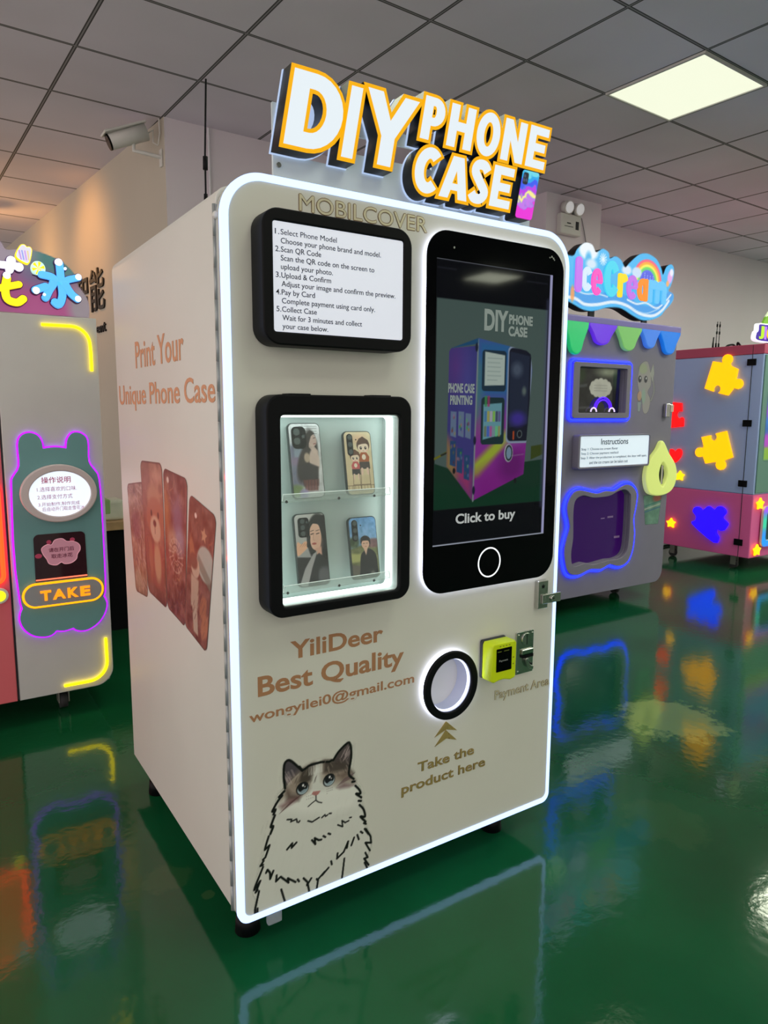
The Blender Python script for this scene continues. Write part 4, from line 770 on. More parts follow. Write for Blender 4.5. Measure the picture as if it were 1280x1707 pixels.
def art_portrait(P, w, h):
    P.grad((120, 124, 128), (206, 208, 206)); P.ell(.066, .115, .034, .062, (22, 22, 26), 1, .004); P.poly([(.044, .10), (.075, .17), (w, .175), (w, .05), (.06, .04)], (18, 18, 22), 1, .004)
    P.poly(smooth_loop([(.043, .143), (.058, .158), (.068, .15), (.072, .12), (.066, .094), (.053, .088), (.043, .097), (.040, .118)], 5), (226, 186, 164), 1, .002); P.ell(.062, .11, .012, .022, (206, 160, 138), .5, .012)
    P.poly(smooth_loop([(.048, .155), (.060, .165), (.076, .15), (.078, .11), (.072, .13), (.066, .15)], 4), (20, 20, 24), 1, .002)
    for u in (.047, .0625): P.line([(u - .0035, .1275), (u + .004, .129)], .0022, (50, 34, 30)); P.line([(u - .004, .135), (u + .005, .137)], .0016, (84, 60, 52), .9)
    P.line([(.051, .127), (.049, .114), (.053, .1125)], .0012, (180, 130, 112), .9); P.ell(.051, .104, .006, .0026, (172, 84, 78), 1, .0012)
    P.poly([(.052, .092), (.07, .096), (.07, .07), (.056, .075)], (206, 160, 140), 1, .004); P.poly([(0, 0), (w, 0), (w, .06), (.062, .08), (.048, .07), (0, .075)], (28, 30, 34), 1, .003); P.poly([(.0, .0), (.024, .0), (.04, .045), (.058, .085), (.046, .08), (.02, .045)], (170, 170, 172), .95, .003); P.ell(.072, .02, .018, .026, (96, 98, 104), .85, .01)
    P.poly(smooth_loop([(.004, .078), (.018, .085), (.034, .098), (.036, .108), (.026, .112), (.016, .106), (.006, .112), (.002, .095)], 4), (228, 178, 146), 1, .002); P.line([(.034, .100), (.038, .122)], .008, (30, 30, 34)); 
    for k in range(3): P.line([(.012 + k * .006, .100), (.020 + k * .006, .108)], .0012, (176, 122, 96), .8)
def art_outdoor(P, w, h):
    P.grad((150, 176, 196), (112, 166, 220)); P.poly([(0, 0), (w, 0), (w, .085), (.05, .09), (0, .08)], (110, 116, 78), 1, .006); P.ell(.07, .09, .022, .012, (120, 86, 90), .95, .006); P.ell(.012, .095, .016, .014, (70, 88, 58), .95, .008); P.noise(9, 34, 55); P.poly([(0, .045), (.03, .045), (.03, .065), (0, .068)], (186, 190, 120), .8, .006); P.poly([(0, 0), (.03, 0), (.03, .035), (0, .04)], (96, 92, 86), .9, .005)
    P.poly(smooth_loop([(.026, .004), (.074, .004), (.078, .03), (.074, .062), (.058, .076), (.044, .074), (.030, .060), (.026, .03)], 5), (30, 32, 36), 1, .002); P.poly([(.040, .078), (.052, .078), (.046, .06)], (216, 180, 158), 1, .002); P.ell(.046, .090, .0115, .0135, (220, 180, 156), 1, .001); P.poly(smooth_loop([(.033, .088), (.033, .104), (.046, .111), (.060, .104), (.061, .086), (.056, .096), (.046, .098), (.037, .097)], 4), (34, 28, 30), 1, .001); P.line([(.040, .091), (.044, .091)], .0014, (40, 30, 30)); P.line([(.049, .091), (.053, .091)], .0014, (40, 30, 30)); P.line([(.044, .083), (.049, .083)], .001, (160, 96, 88))
    P.line([(.036, .02), (.07, .022)], .002, (80, 78, 76), .6); P.ell(.062, .014, .006, .005, (120, 116, 112), .8, .003)
phone_case(.151, 1.1711, .086, .182, art_woman_bw, 'square', 'dark phone case with a long haired woman in profile, left on the upper shelf', 1.171)
phone_case(.300, 1.1711, .082, .161, art_couple, 'slim', 'cream phone case with a cartoon couple on stools, right on the upper shelf', 1.171)
phone_case(.163, .9531, .087, .180, art_portrait, 'wide', 'phone case with a close portrait of a dark haired woman, left on the lower shelf', .953)
phone_case(.314, .9531, .084, .160, art_outdoor, 'slim', 'phone case with a person in black under a blue sky, right on the lower shelf', .953)

# ------------------------------------------------------------------ snow ice machine on the left
FL = F((0, 1.78, 0))
sm = thing('vending_machine', (-.42, 2.2, 0), 'pink and white snow ice vending machine with purple neon bear outline', 'vending machine')
m_pale = mat('pale_grey_laminate', (206, 204, 206), .45, vary=.02)
link('cabinet', box_me((-1.0, 1.83, .125), (.095, 2.62, 1.765), .01), sm, [m_pale])
link('white_door', plate_me([[(-.292, .125)] + [(.02, .125)] + arc(.02, .205, .08, .08, -90, 0, 10) + [(.10, 1.772), (-.292, 1.772)]], FL, -.045, 0, .004), sm, [m_pale])
link('pink_door', plate_me([rrect(-1.0, -.300, .125, 1.772, .06, 6)[:9] + [(-.300, 1.772), (-1.0, 1.772)]], FL, -.045, 0, .004) if False else plate_me([[(-1.0, .125), (-.300, .125), (-.300, 1.772), (-1.0, 1.772)]], FL, -.045, 0, .004), sm, [mat('coral_pink_laminate', (226, 108, 118), .45)], 'coral pink door')
link('door_gap', fbox_me(FL, -.3, -.292, .13, 1.77, -.03, -.008), sm, [m_dark])
m_purple = mat('purple_neon', (60, 10, 90), .5, emit=3.8, ecol=(124, 4, 196)); m_yel = mat('yellow_neon', (120, 110, 10), .5, emit=3.0, ecol=(255, 226, 4)); m_orn = mat('orange_neon', (120, 80, 4), .5, emit=2.0, ecol=(255, 150, 3)); m_red = mat('red_orange_neon', (120, 30, 8), .5, emit=5.0, ecol=(255, 50, 12))
frog = [(-.275, .838), (-.268, 1.06), (-.262, 1.10), (-.236, 1.146), (-.236, 1.235), (-.222, 1.272), (-.190, 1.284), (-.160, 1.272), (-.146, 1.245), (-.143, 1.218)]
bear = smooth_loop(frog, 3, False) + smooth_loop([(-.143, 1.217), (-.096, 1.222), (-.050, 1.216)], 4, False) + smooth_loop([(-.050, 1.216), (-.045, 1.252), (-.028, 1.278), (-.006, 1.284), (.020, 1.274), (.036, 1.245), (.036, 1.158), (.058, 1.118), (.074, 1.075), (.079, .9), (.078, .60), (.069, .546)], 3, False) + \
    smooth_loop([(.072, .540), (.081, .51), (.072, .47), (.045, .43), (.005, .405), (-.026, .401), (-.05, .408), (-.063, .42)], 4, False) + smooth_loop([(-.066, .419), (-.10, .413), (-.131, .419)], 3, False) + smooth_loop([(-.134, .418), (-.150, .404), (-.178, .399), (-.222, .411), (-.256, .443), (-.271, .483), (-.268, .515), (-.259, .536)], 4, False) + [(-.264, .56), (-.274, .70)]
link('bear_panel', plate_me([bear], FL, .004, .014, .001), sm, [mat('sage_green_panel', (112, 162, 166), .45)], 'sage green bear shaped panel')
link('neon_outline', ftube_me(bear, FL, .006, .0068, True), sm, [m_purple], 'purple neon tube')
op = link('instruction_window', plate_me([ell(-.092, 1.026, .152, .124, 72), ell(-.088, 1.024, .122, .097, 72)[::-1]], FL, .014, .045, .005), sm, [mat('pink_white_bezel', (214, 200, 204), .4)], 'oval instruction light box')
link('light_panel', plate_me([rrect(-.212, .036, .926, 1.121, .096, 12)], FL, .015, .034), op, [mat('lit_oval_sheet', (226, 238, 252), .3, emit=.85)])
m_mag = mat('magenta_print', (206, 96, 160), .5); m_maroon = mat('maroon_print', (120, 40, 70), .5)
link('lettering', text_box_me('操作说明', FL, -.160, -.044, 1.070, 1.098, w=.0341, depth=.0004, bold=.012), op, [mat('rose_print', (232, 110, 160), .5)])
for s, u0, u1, v0, v1 in (('1.选择喜欢的口味.', -.178, -.021, 1.036, 1.056), ('2.选择支付方式', -.178, -.040, 1.003, 1.023), ('3.开始制作,制作完成', -.176, -.012, .972, .990), ('后自动开门取走雪花冰', -.162, .006, .951, .969)):
    link('lettering', text_box_me(s, FL, u0, u1, v0, v1, w=.0341, depth=.0004), op, [m_mag])
wn = link('pickup_window', plate_me([[(-.203, .645), (.006, .645), (.005, .83)] + arc(-.015, .831, .02, .02, 0, 90, 6) + arc(-.180, .829, .022, .022, 90, 180, 6)], FL, .0142, .0165), sm, [mat('dark_maroon_glass', (44, 16, 28), .08)], 'dark pick-up window')
cl = smooth_loop([(-.168, .765), (-.172, .79), (-.150, .805), (-.132, .803), (-.118, .822), (-.090, .826), (-.070, .812), (-.045, .810), (-.022, .795), (-.018, .772), (-.030, .752), (-.036, .730), (-.058, .715), (-.084, .714), (-.098, .722), (-.118, .712), (-.145, .720), (-.155, .742)], 5)
m_ck = mat('pink_cloud_sticker', (214, 150, 172), .5, emit=.12); m_ck2 = mat('pink_cloud_rim', (236, 170, 190), .5, emit=.25)
link('cloud_sticker', join([set_mi(plate_me([cl], FL, .0166, .0172), 0), set_mi(ftube_me(cl, FL, .0172, .0016, True), 1), set_mi(plate_me([ell(-.186, .758, .014, .010, 20)], FL, .0166, .0172), 2), set_mi(plate_me([ell(-.142, .815, .010, .009, 20)], FL, .0166, .0172), 2), set_mi(plate_me([ell(-.048, .818, .010, .009, 20)], FL, .0166, .0172), 2)]), wn, [m_ck, m_ck2, mat('rose_hearts', (200, 70, 110), .5)])
for s, u0, u1, v0, v1 in (('请在开门后', -.145, -.043, .770, .789), ('取走冰花', -.136, -.050, .742, .761)): link('lettering', text_box_me(s, FL, u0, u1, v0, v1, w=.0173, depth=.0004, bold=.015), wn, [m_maroon])
link('glow_bar', fbox_me(FL, -.202, .005, .650, .656, .017, .021), wn, [mat('salmon_bar', (255, 130, 100), .5, emit=.8)])
tk = link('take_badge', plate_me([rrect(-.258, .068, .535, .640, .0515, 12)], FL, .0168, .028, .002), sm, [mat('grey_badge', (158, 160, 166), .45)], 'grey TAKE badge with orange neon rim')
link('neon_rim', ftube_me(rrect(-.255, .065, .538, .637, .049, 12), FL, .024, .0056, True), tk, [m_orn])
for s, u0, u1 in (('T', -.190, -.147), ('A', -.141, -.089), ('K', -.081, -.037), ('E', -.029, .012)): link('lit_letter', text_box_me(s, FL, u0, u1, .563, .607, w=.028, depth=.006, bold=.04), tk, [mat('lit_orange_letter', (255, 150, 20), .5, emit=1.0)])
link('corner_neon', ftube_me([(-.119, 1.732), (-.02, 1.733)] + arc(-.005, 1.660, .073, .073, 90, 0, 10) + [(.070, 1.63), (.070, 1.547)], FL, .008, .0062), sm, [m_yel], 'yellow neon tube at the upper corner')
link('corner_neon', ftube_me([(.071, .348), (.072, .24)] + arc(-.008, .238, .08, .08, 0, -90, 10) + [(-.05, .158), (-.114, .158)], FL, .008, .0062), sm, [m_yel], 'yellow neon tube at the lower corner')
link('window_neon', ftube_me(rrect(-.96, -.322, .66, 1.07, .03, 6), FL, .010, .010, True), sm, [m_red], 'red-orange neon window rim')
link('window_glass', plate_me([rrect(-.94, -.345, .68, 1.05, .02, 4)], FL, .001, .004), sm, [mat('added_amber_glow', (90, 30, 14), .2, emit=1.5, ecol=(255, 96, 50))])  # glow over the whole pane added to warm the white machine's side
for u, v, c in ((-.343, .605, 'lit_yellow_knob'), (-.352, 1.045, 'lit_blue_knob')):
    k = link('round_badge', plate_me([ell(u, v, .034, .034, 32)], FL, .012, .022, .003), sm, [m_cw]); link('lit_disc', plate_me([ell(u, v, .023, .023, 28)], FL, .0221, .025), k, [mat(c, (250, 240, 30) if 'yel' in c else (120, 220, 255), .4, emit=1.0)])
for x in (-.10, -.9):
    for y in (1.92, 2.5): caster(sm, x, y, .125)
# sign board of the left machine
bl = smooth_loop([(-1.0, 1.95), (-.8, 2.04), (-.55, 2.03), (-.40, 2.07), (-.27, 2.062), (-.245, 2.045), (-.230, 2.022), (-.19, 2.026), (-.137, 2.032), (-.067, 2.016), (-.015, 1.992), (.026, 1.95), (.038, 1.90)], 4, False) + smooth_loop([(.040, 1.90), (.068, 1.86), (.078, 1.82), (.074, 1.775)], 3, False) + [(-1.0, 1.775)]
sb = link('sign_board', plate_me([bl], FL, -.03, -.018), sm, [mat('clear_pink_board', (226, 206, 214), .3)])
P = Pic(-1.0, .085, 1.775, 2.075, 200, (206, 120, 176)); P.ell(-.02, 2.01, .16, .09, (110, 186, 176), .95, .08); P.ell(-.25, 2.03, .12, .08, (228, 214, 228), .9, .06); P.ell(-.08, 1.82, .22, .07, (236, 110, 180), .9, .06); P.ell(.055, 1.82, .06, .09, (206, 194, 200), .95, .04); P.ell(-.13, 1.93, .06, .05, (160, 150, 196), .6, .05); P.noise(6, 14, 61); P.clip(bl, .004)
link('printed_sheet', P.mesh(FL, -.0175), sb, [paint_mat('backlit_print', emit=.42, rough=.4)])
m_cy = mat('lit_cyan_letter', (86, 178, 244), .4, emit=.85); m_sn = mat('lit_snow', (236, 236, 248), .4, emit=.9); m_yy = mat('lit_yellow_letter', (255, 224, 20), .4, emit=.95); m_edge = mat('dark_letter_edge', (80, 40, 110), .5)
def blob_letter(name, parts, w=-.016):
    L = []; 
    for P_, t, i, z in parts:
        if len(P_) == 1: lp = ell(P_[0][0], P_[0][1], t / 2, t / 2, 24)
        else:
            Q = smooth_loop(P_, 5, False) if len(P_) > 2 else [tuple(np.array(P_[0]) + (np.array(P_[1]) - np.array(P_[0])) * k / 6) for k in range(7)]
            a0 = np.array(Q[0]) - np.array(Q[1]); a1 = np.array(Q[-1]) - np.array(Q[-2]); r = t / 2
            b = ribbon(Q, t); n = len(Q); ang1 = math.degrees(math.atan2(*(a1[::-1]))); ang0 = math.degrees(math.atan2(*(a0[::-1])))
            lp = b[:n] + arc(Q[-1][0], Q[-1][1], r, r, ang1 + 90, ang1 - 90, 8)[1:-1] + b[n:] + arc(Q[0][0], Q[0][1], r, r, ang0 + 90, ang0 - 90, 8)[1:-1]
        L.append(set_mi(plate_me([lp], FL, w, .018 + z, .002), i)); L.append(set_mi(plate_me([lp], FL, w - .001, .010, 0, .003), 2))
    link(name, join(L), sb, [parts and m_cy if name == 'ice_letter' else m_yy, m_sn, m_edge])
blob_letter('ice_letter', [([(-.037, 1.985), (-.034, 1.91), (-.032, 1.855), (-.046, 1.818), (-.062, 1.826)], .030, 0, 0), ([(-.108, 1.932), (-.068, 1.925), (-.062, 1.905), (-.082, 1.872), (-.096, 1.842)], .030, 0, .001), ([(.034, 1.934), (-.004, 1.922), (-.02, 1.912)], .027, 0, .0015), ([(-.018, 1.90), (.002, 1.866), (.026, 1.846)], .030, 0, .002), ([(-.134, 1.868), (-.096, 1.885)], .030, 0, .002),
    ([(-.040, 1.988)], .030, 1, .003), ([(.034, 1.936)], .026, 1, .003), ([(.028, 1.846)], .026, 1, .003), ([(-.132, 1.866)], .028, 1, .003), ([(-.016, 1.965)], .012, 1, .003), ([(-.102, 1.852)], .012, 1, .003)])
blob_letter('flower_letter', [([(-.236, 1.905), (-.245, 1.86), (-.238, 1.822), (-.205, 1.812), (-.182, 1.828)], .030, 0, 0), ([(-.27, 1.862), (-.225, 1.875), (-.194, 1.884)], .026, 0, .001), ([(-.30, 1.895), (-.318, 1.82)], .03, 0, 0), ([(-.217, 1.975)], .034, 1, .003), ([(-.190, 1.952)], .034, 1, .003), ([(-.225, 1.938)], .030, 1, .003), ([(-.268, 1.955), (-.20, 1.955)], .028, 1, .002), ([(-.236, 1.915)], .028, 1, .003)])
lo = smooth_loop([(-.196, 1.995), (-.180, 2.034), (-.166, 2.041), (-.158, 2.033), (-.146, 2.034), (-.141, 2.022), (-.152, 1.978), (-.166, 1.974)], 4)
ic = link('ice_lolly', join([set_mi(plate_me([lo], FL, -.016, .012, .002, .004), 1), set_mi(plate_me([lo], FL, .012, .016, .001), 0)]), sb, [m_sn, m_yy])
P = Pic(-.2, -.138, 1.972, 2.042, 40, (240, 236, 250))
for k, c in enumerate(((190, 120, 240), (120, 140, 250), (210, 130, 240), (250, 220, 120))): P.line([(-.186 + k * .0105, 2.018), (-.180 + k * .0095, 1.984)], .004, c, .9, .003)
P.clip(lo); link('lit_picture', P.mesh(FL, .0162), ic, [paint_mat('lit_artwork')])
bo = link('candy_ball', plate_me([ell(-.118, 1.956, .027, .029, 32)], FL, -.016, .014, .003), sb, [mat('lit_pale_ball', (190, 236, 220), .4, emit=.8)])
link('lit_picture', join([plate_me([[(-.118, 1.956)] + arc(-.118, 1.956, .024, .026, a, a + 30, 4)], FL, .0142, .0148) for a in range(0, 360, 60)]), bo, [m_yy])

# ------------------------------------------------------------------ ice cream machine on the right
FI = F((0, 1.72, 0))
im = thing('vending_machine', (3.4, 2.2, 0), 'grey ice cream vending machine with blue neon frames and dripping icing trim', 'vending machine')
m_slate = mat('slate_lilac_laminate', (134, 128, 150), .45, vary=.03)
link('cabinet', box_me((2.62, 1.77, .125), (4.08, 2.62, 1.985), .012), im, [m_slate])
hole = smooth_loop([(3.052, .715), (3.068, .80), (3.14, .828), (3.24, .808), (3.333, .806), (3.42, .812), (3.50, .838), (3.57, .845), (3.625, .815), (3.641, .76), (3.640, .463), (3.607, .376), (3.53, .350), (3.44, .352), (3.365, .346), (3.27, .34), (3.19, .358), (3.074, .35), (3.047, .437), (3.06, .549)], 4)
scr = rrect(3.058, 3.531, 1.38, 1.680, .01, 4)
door = [(2.62, .12)] + [(4.0, .115)] + arc(4.0, .205, .09, .09, -90, 0, 8) + [(4.105, 1.99), (2.62, 1.99)]
link('door', plate_me([door, hole[::-1] if False else hole, scr[::-1]], FI, -.045, 0, .004), im, [m_slate])
m_blue = mat('blue_neon', (14, 16, 90), .5, emit=5.0, ecol=(22, 34, 255))
link('screen_neon', ftube_me(rrect(2.985, 3.590, 1.332, 1.722, .03, 6), FI, .010, .011, True), im, [m_blue], 'blue neon frame round the viewing window')
wv = link('viewing_window', plate_me([rrect(3.0, 3.575, 1.345, 1.709, .02, 4), scr[::-1]], FI, .0005, .03, .002), im, [m_slate], 'viewing window with cloud sticker')
P = Pic(3.058, 3.531, 1.38, 1.68, 100, (36, 38, 34)); P.ell(3.42, 1.655, .12, .03, (150, 160, 130), .9, .04); P.ell(3.13, 1.63, .05, .05, (46, 66, 34), .8, .04); P.ell(3.5, 1.6, .05, .06, (58, 78, 60), .8, .04); P.poly([(3.07, 1.56), (3.2, 1.575), (3.2, 1.555), (3.07, 1.54)], (80, 84, 82), .8, .008); P.poly([(3.12, 1.42), (3.3, 1.43), (3.3, 1.415), (3.12, 1.405)], (74, 76, 74), .8, .008); P.ell(3.085, 1.445, .022, .045, (130, 160, 40), .95, .012); P.poly([(3.49, 1.38), (3.52, 1.38), (3.531, 1.68), (3.50, 1.68)], (14, 14, 70), .9, .008)
for k in range(12): P.ell(3.335 + .085 * math.cos(k * .524), 1.548 + .042 * math.sin(k * .524), .03, .025, (196, 198, 178), 1, .006)
P.ell(3.335, 1.548, .085, .045, (196, 198, 178)); P.noise(9, 16, 71)
for k in range(3): P.line([(3.27, 1.565 - k * .018), (3.40, 1.565 - k * .018)], .005, (150, 152, 140), .7, .004)
link('inside_view', P.mesh(FI, -.03), wv, [paint_mat('window_interior', emit=.55, rough=.1)])
link('rainbow_neon', join([ftube_me(arc(3.345, 1.405, r, r * .9, 8, 172, 18), FI, -.012, .005) for r in (.07, .088)]), wv, [mat('indigo_neon', (70, 20, 255), .5, emit=2.0)])
for u in (3.25, 3.435): link('cloud_neon', ftube_me(arc(u, 1.388, .028, .026, 0, 180, 12), FI, -.010, .005), wv, [mat('lilac_neon', (226, 206, 250), .5, emit=.9)])
ib = link('instruction_box', plate_me([rrect(3.045, 3.790, 1.008, 1.236, .02, 5), rrect(3.065, 3.782, 1.022, 1.226, .01, 4)[::-1]], FI, .0005, .055, .004), im, [m_slate], 'instruction light box')
link('light_panel', plate_me([rrect(3.064, 3.783, 1.021, 1.227, .01, 4)], FI, .004, .046), ib, [mat('lit_instruction_strip', (206, 218, 232), .3, emit=.72)])
link('lettering', text_box_me('Instructions', FI, 3.274, 3.554, 1.168, 1.209, w=.0465, depth=.0006, bold=.006), ib, [m_ink])
for s, u0, u1, v0 in (('Step 1: Choose ice cream flavor', 3.083, 3.45, 1.128), ('Step 2: Choose payment method', 3.082, 3.455, 1.099), ('Step 3: After the production is completed, the door will open,', 3.080, 3.766, 1.070), ('and the ice cream can be taken out', 3.164, 3.56, 1.040)): link('lettering', text_box_me(s, FI, u0, u1, v0, v0 + .021, w=.0465, depth=.0005), ib, [m_ink])
nb = smooth_loop([(2.978, .751), (3.02, .845), (3.10, .878), (3.20, .862), (3.284, .846), (3.37, .858), (3.456, .852), (3.52, .876), (3.582, .893), (3.66, .878), (3.718, .815), (3.715, .72), (3.695, .624), (3.712, .52), (3.705, .41), (3.668, .325), (3.60, .288), (3.53, .286), (3.448, .307), (3.354, .285), (3.25, .296), (3.139, .270), (3.05, .28), (3.0, .33), (2.966, .455), (2.99, .55), (3.012, .63)], 4)
bz = link('pickup_bezel', plate_me([smooth_loop([(2.99, .751), (3.03, .838), (3.10, .866), (3.20, .85), (3.284, .834), (3.37, .846), (3.456, .84), (3.52, .864), (3.582, .88), (3.65, .866), (3.704, .81), (3.70, .72), (3.682, .624), (3.70, .52), (3.69, .41), (3.656, .335), (3.60, .30), (3.53, .298), (3.448, .32), (3.354, .297), (3.25, .308), (3.139, .284), (3.06, .294), (3.012, .335), (2.98, .455), (3.0, .55), (3.024, .63)], 3), hole], FI, .0005, .03, .003), im, [m_slate], 'wavy pick-up opening with blue neon')
link('neon_outline', ftube_me(nb, FI, .010, .011, True), bz, [m_blue])
m_pu = mat('purple_acrylic', (40, 8, 62), .12, emit=.10, ecol=(110, 10, 190))
link('purple_door', plate_me([[(3.03, .32), (3.66, .32), (3.66, .87), (3.03, .87)]], FI, -.04, -.030), bz, [m_pu])
link('door_sticker', join([fbox_me(FI, 3.40, 3.44, .640, .648, -.030, -.0295), fbox_me(FI, 3.47, 3.53, .642, .655, -.030, -.0295), fbox_me(FI, 3.55, 3.61, .49, .505, -.030, -.0295)]), bz, [mat('pale_sticker', (150, 120, 170), .5)])
# icing trim, one drip after another
ic = link('icing_trim', plate_me([[(2.64, 1.958), (4.098, 1.952), (4.098, 1.998), (2.64, 2.002)]], FI, .001, .035, .008), im, [mat('icing_top', (130, 120, 190), .3, emit=.15)], 'glossy icing trim with coloured drips')
for (u0, u1, lo, c) in ((2.70, 2.90, 1.84, (60, 120, 240)), (2.90, 3.12, 1.752, (30, 200, 120)), (3.12, 3.40, 1.826, (112, 50, 240)), (3.40, 3.66, 1.80, (124, 190, 110)), (3.655, 3.865, 1.829, (70, 130, 240)), (3.86, 4.098, 1.797, (24, 124, 240))):
    c0 = (u0 + u1) / 2; h = 1.985 - lo; w2 = (u1 - u0) / 2
    dl = [(u0 - .004, 1.985)] + smooth_loop([(u0 + w2 * .0, 1.985 - h * .25), (u0 + w2 * .34, 1.985 - h * .6), (u0 + w2 * .58, lo + h * .10), (c0, lo), (u1 - w2 * .58, lo + h * .10), (u1 - w2 * .34, 1.985 - h * .6), (u1, 1.985 - h * .25)], 5, False) + [(u1 + .004, 1.985)]
    link('icing_drip', plate_me([dl], FI, .002, .034, .010, seg=4), ic, [mat('icing_%d_%d_%d' % c, c, .2, emit=.42, spec=.7)])
# the horse sticker, the cone holder and the lock
P = Pic(3.66, 3.92, 1.36, 1.78, 90); g = (190, 190, 186)
P.poly(smooth_loop([(3.69, 1.68), (3.72, 1.73), (3.78, 1.74), (3.82, 1.66), (3.83, 1.58), (3.80, 1.53), (3.83, 1.48), (3.82, 1.40), (3.78, 1.375), (3.75, 1.41), (3.74, 1.48), (3.70, 1.54), (3.68, 1.60)], 4), (178, 172, 176), .85, .006); P.poly([(3.815, 1.66), (3.845, 1.735), (3.862, 1.66), (3.845, 1.60)], (176, 176, 176), .85, .006); P.ell(3.735, 1.69, .045, .035, (164, 172, 146), .9, .015); P.line(smooth_loop([(3.85, 1.62), (3.87, 1.54), (3.84, 1.47)], 5, False), .018, (168, 166, 172), .7, .01)
for u in (3.705, 3.77): P.ell(u, 1.618, .018, .024, (54, 54, 66), 1, .004); P.ell(u + .004, 1.625, .006, .008, (220, 220, 226))
P.ell(3.71, 1.50, .024, .035, (196, 160, 140), .9, .008); P.poly([(3.69, 1.46), (3.735, 1.46), (3.725, 1.39), (3.70, 1.39)], (160, 170, 176), .9, .005); P.ell(3.755, 1.50, .022, .05, (150, 176, 166), .8, .01)
link('animal_sticker', P.mesh(FI, .0006), im, [m_print])
dr = smooth_loop([(3.957, 1.182), (3.90, 1.12), (3.825, 1.05), (3.788, .985), (3.783, .90), (3.82, .815), (3.89, .785), (3.98, .78), (4.075, .80), (4.13, .85), (4.148, .93), (4.12, 1.01), (4.04, 1.09)], 4)
ch = link('cone_holder', plate_me([dr, smooth_loop([(3.97, 1.025), (4.02, .98), (4.034, .933), (4.02, .885), (3.985, .845), (3.95, .885), (3.935, .937), (3.945, .985)], 4)], FI, .002, .04, .010, seg=4), im, [mat('lit_lime_swirl', (214, 226, 130), .35, emit=.45)], 'pale lime ice cream shaped holder')
link('handle', ftube_me([(3.985, .865), (3.985, 1.0)], FI, .022, .010), ch, [m_steel]); link('recess', plate_me([ell(3.985, .935, .06, .10, 32)], FI, .001, .006), ch, [m_dark])
P = Pic(3.81, 4.04, .56, .79, 70, (112, 150, 136)); P.noise(5, 30, 81); P.ell(3.98, .76, .05, .03, (190, 80, 80), .8, .02); 
for k in range(3): P.line([(3.84, .68 + k * .022 - .02), (4.02, .71 + k * .022 - .02)], .010, ((70, 110, 150), (196, 196, 190), (60, 120, 120))[k], .8, .004)
P.clip([(3.818, .785), (4.031, .778), (4.006, .562), (3.855, .567)]); link('cone_sticker', P.mesh(FI, .0008), im, [m_print])
lk = link('lock', join([fbox_me(FI, 3.985, 4.03, 1.352, 1.45, .001, .03, .004), fbox_me(FI, 4.03, 4.075, 1.385, 1.445, .001, .02, .003)]), im, [m_steel], 'chrome lock'); link('lock_tab', fbox_me(FI, 4.045, 4.078, 1.392, 1.44, .0205, .024), lk, [mat('pale_tab', (216, 190, 180), .5)])
for x in (3.85, 2.75):
    for y in (1.95, 2.5): caster(im, x, y, .125, m=m_black)
# its sign: waves, letters, rainbow
IO = smooth_loop([(2.70, 2.10), (2.72, 2.25), (2.80, 2.36), (2.95, 2.357), (2.993, 2.405), (3.06, 2.452), (3.13, 2.448), (3.165, 2.408), (3.20, 2.42), (3.235, 2.437), (3.29, 2.42), (3.305, 2.385), (3.361, 2.405), (3.42, 2.385), (3.46, 2.345), (3.50, 2.375), (3.56, 2.42), (3.62, 2.452), (3.70, 2.46), (3.79, 2.434), (3.845, 2.38), (3.868, 2.34), (3.90, 2.395), (3.95, 2.42), (3.985, 2.40), (3.988, 2.34), (3.963, 2.276), (3.94, 2.24), (3.99, 2.225), (4.004, 2.195), (3.975, 2.15), (3.913, 2.102), (3.87, 2.062), (3.80, 2.035), (3.722, 2.02), (3.65, 2.02), (3.56, 2.042), (3.467, 2.073), (3.40, 2.082), (3.30, 2.072), (3.20, 2.046), (3.136, 2.037), (3.06, 2.043), (2.98, 2.066), (2.85, 2.10)], 4)
FG = F((0, 1.70, 0)); sg = link('sign_box', plate_me([IO], FG, -.075, 0, .003), im, [m_signblk], 'lit ice cream sign with waves and a rainbow')
for u in (3.2, 3.75): link('sign_post', box_me((u, 1.76, 1.985), (u + .05, 1.775, 2.12)), sg, [m_dark])
P = Pic(2.68, 4.02, 2.01, 2.47, 230, (72, 186, 246)); S = lambda pts, t, c, a=1, so=.004: P.line(smooth_loop(pts, 6, False), t, c, a, so)
P.ell(3.10, 2.41, .09, .06, (236, 244, 252), 1, .02); P.ell(3.10, 2.35, .03, .05, (70, 180, 236), 1, .02); P.ell(3.13, 2.33, .05, .03, (228, 238, 250), .9, .02); P.ell(3.48, 2.33, .05, .03, (226, 236, 250), .95, .015)
for r, c in ((.155, (255, 96, 130)), (.137, (255, 176, 60)), (.119, (250, 240, 90)), (.101, (110, 220, 110)), (.080, (90, 100, 240))): P.poly(arc(3.70, 2.28, r, r * .93, 0, 180, 20), c, 1, .006)
P.poly(arc(3.70, 2.28, .066, .062, 0, 180, 16), (84, 96, 230), 1, .006); P.ell(3.585, 2.325, .05, .035, (206, 226, 250), 1, .01)
for a in range(0, 180, 30): P.line([(3.24 - .034 * math.cos(math.radians(a)), 2.372 - .036 * math.sin(math.radians(a))), (3.24 + .034 * math.cos(math.radians(a)), 2.372 + .036 * math.sin(math.radians(a)))], .006, (240, 248, 255))
P.ell(3.95, 2.335, .028, .05, (236, 170, 236), 1, .01, -15); P.ell(3.965, 2.365, .02, .025, (240, 240, 255), 1, .01); P.ell(3.925, 2.285, .016, .02, (250, 180, 110), 1, .008)
for k in range(9): P.ell(3.67 + (k % 4) * .03, 2.30 + (k // 4) * .015, .004, .004, (220, 230, 255), .8)
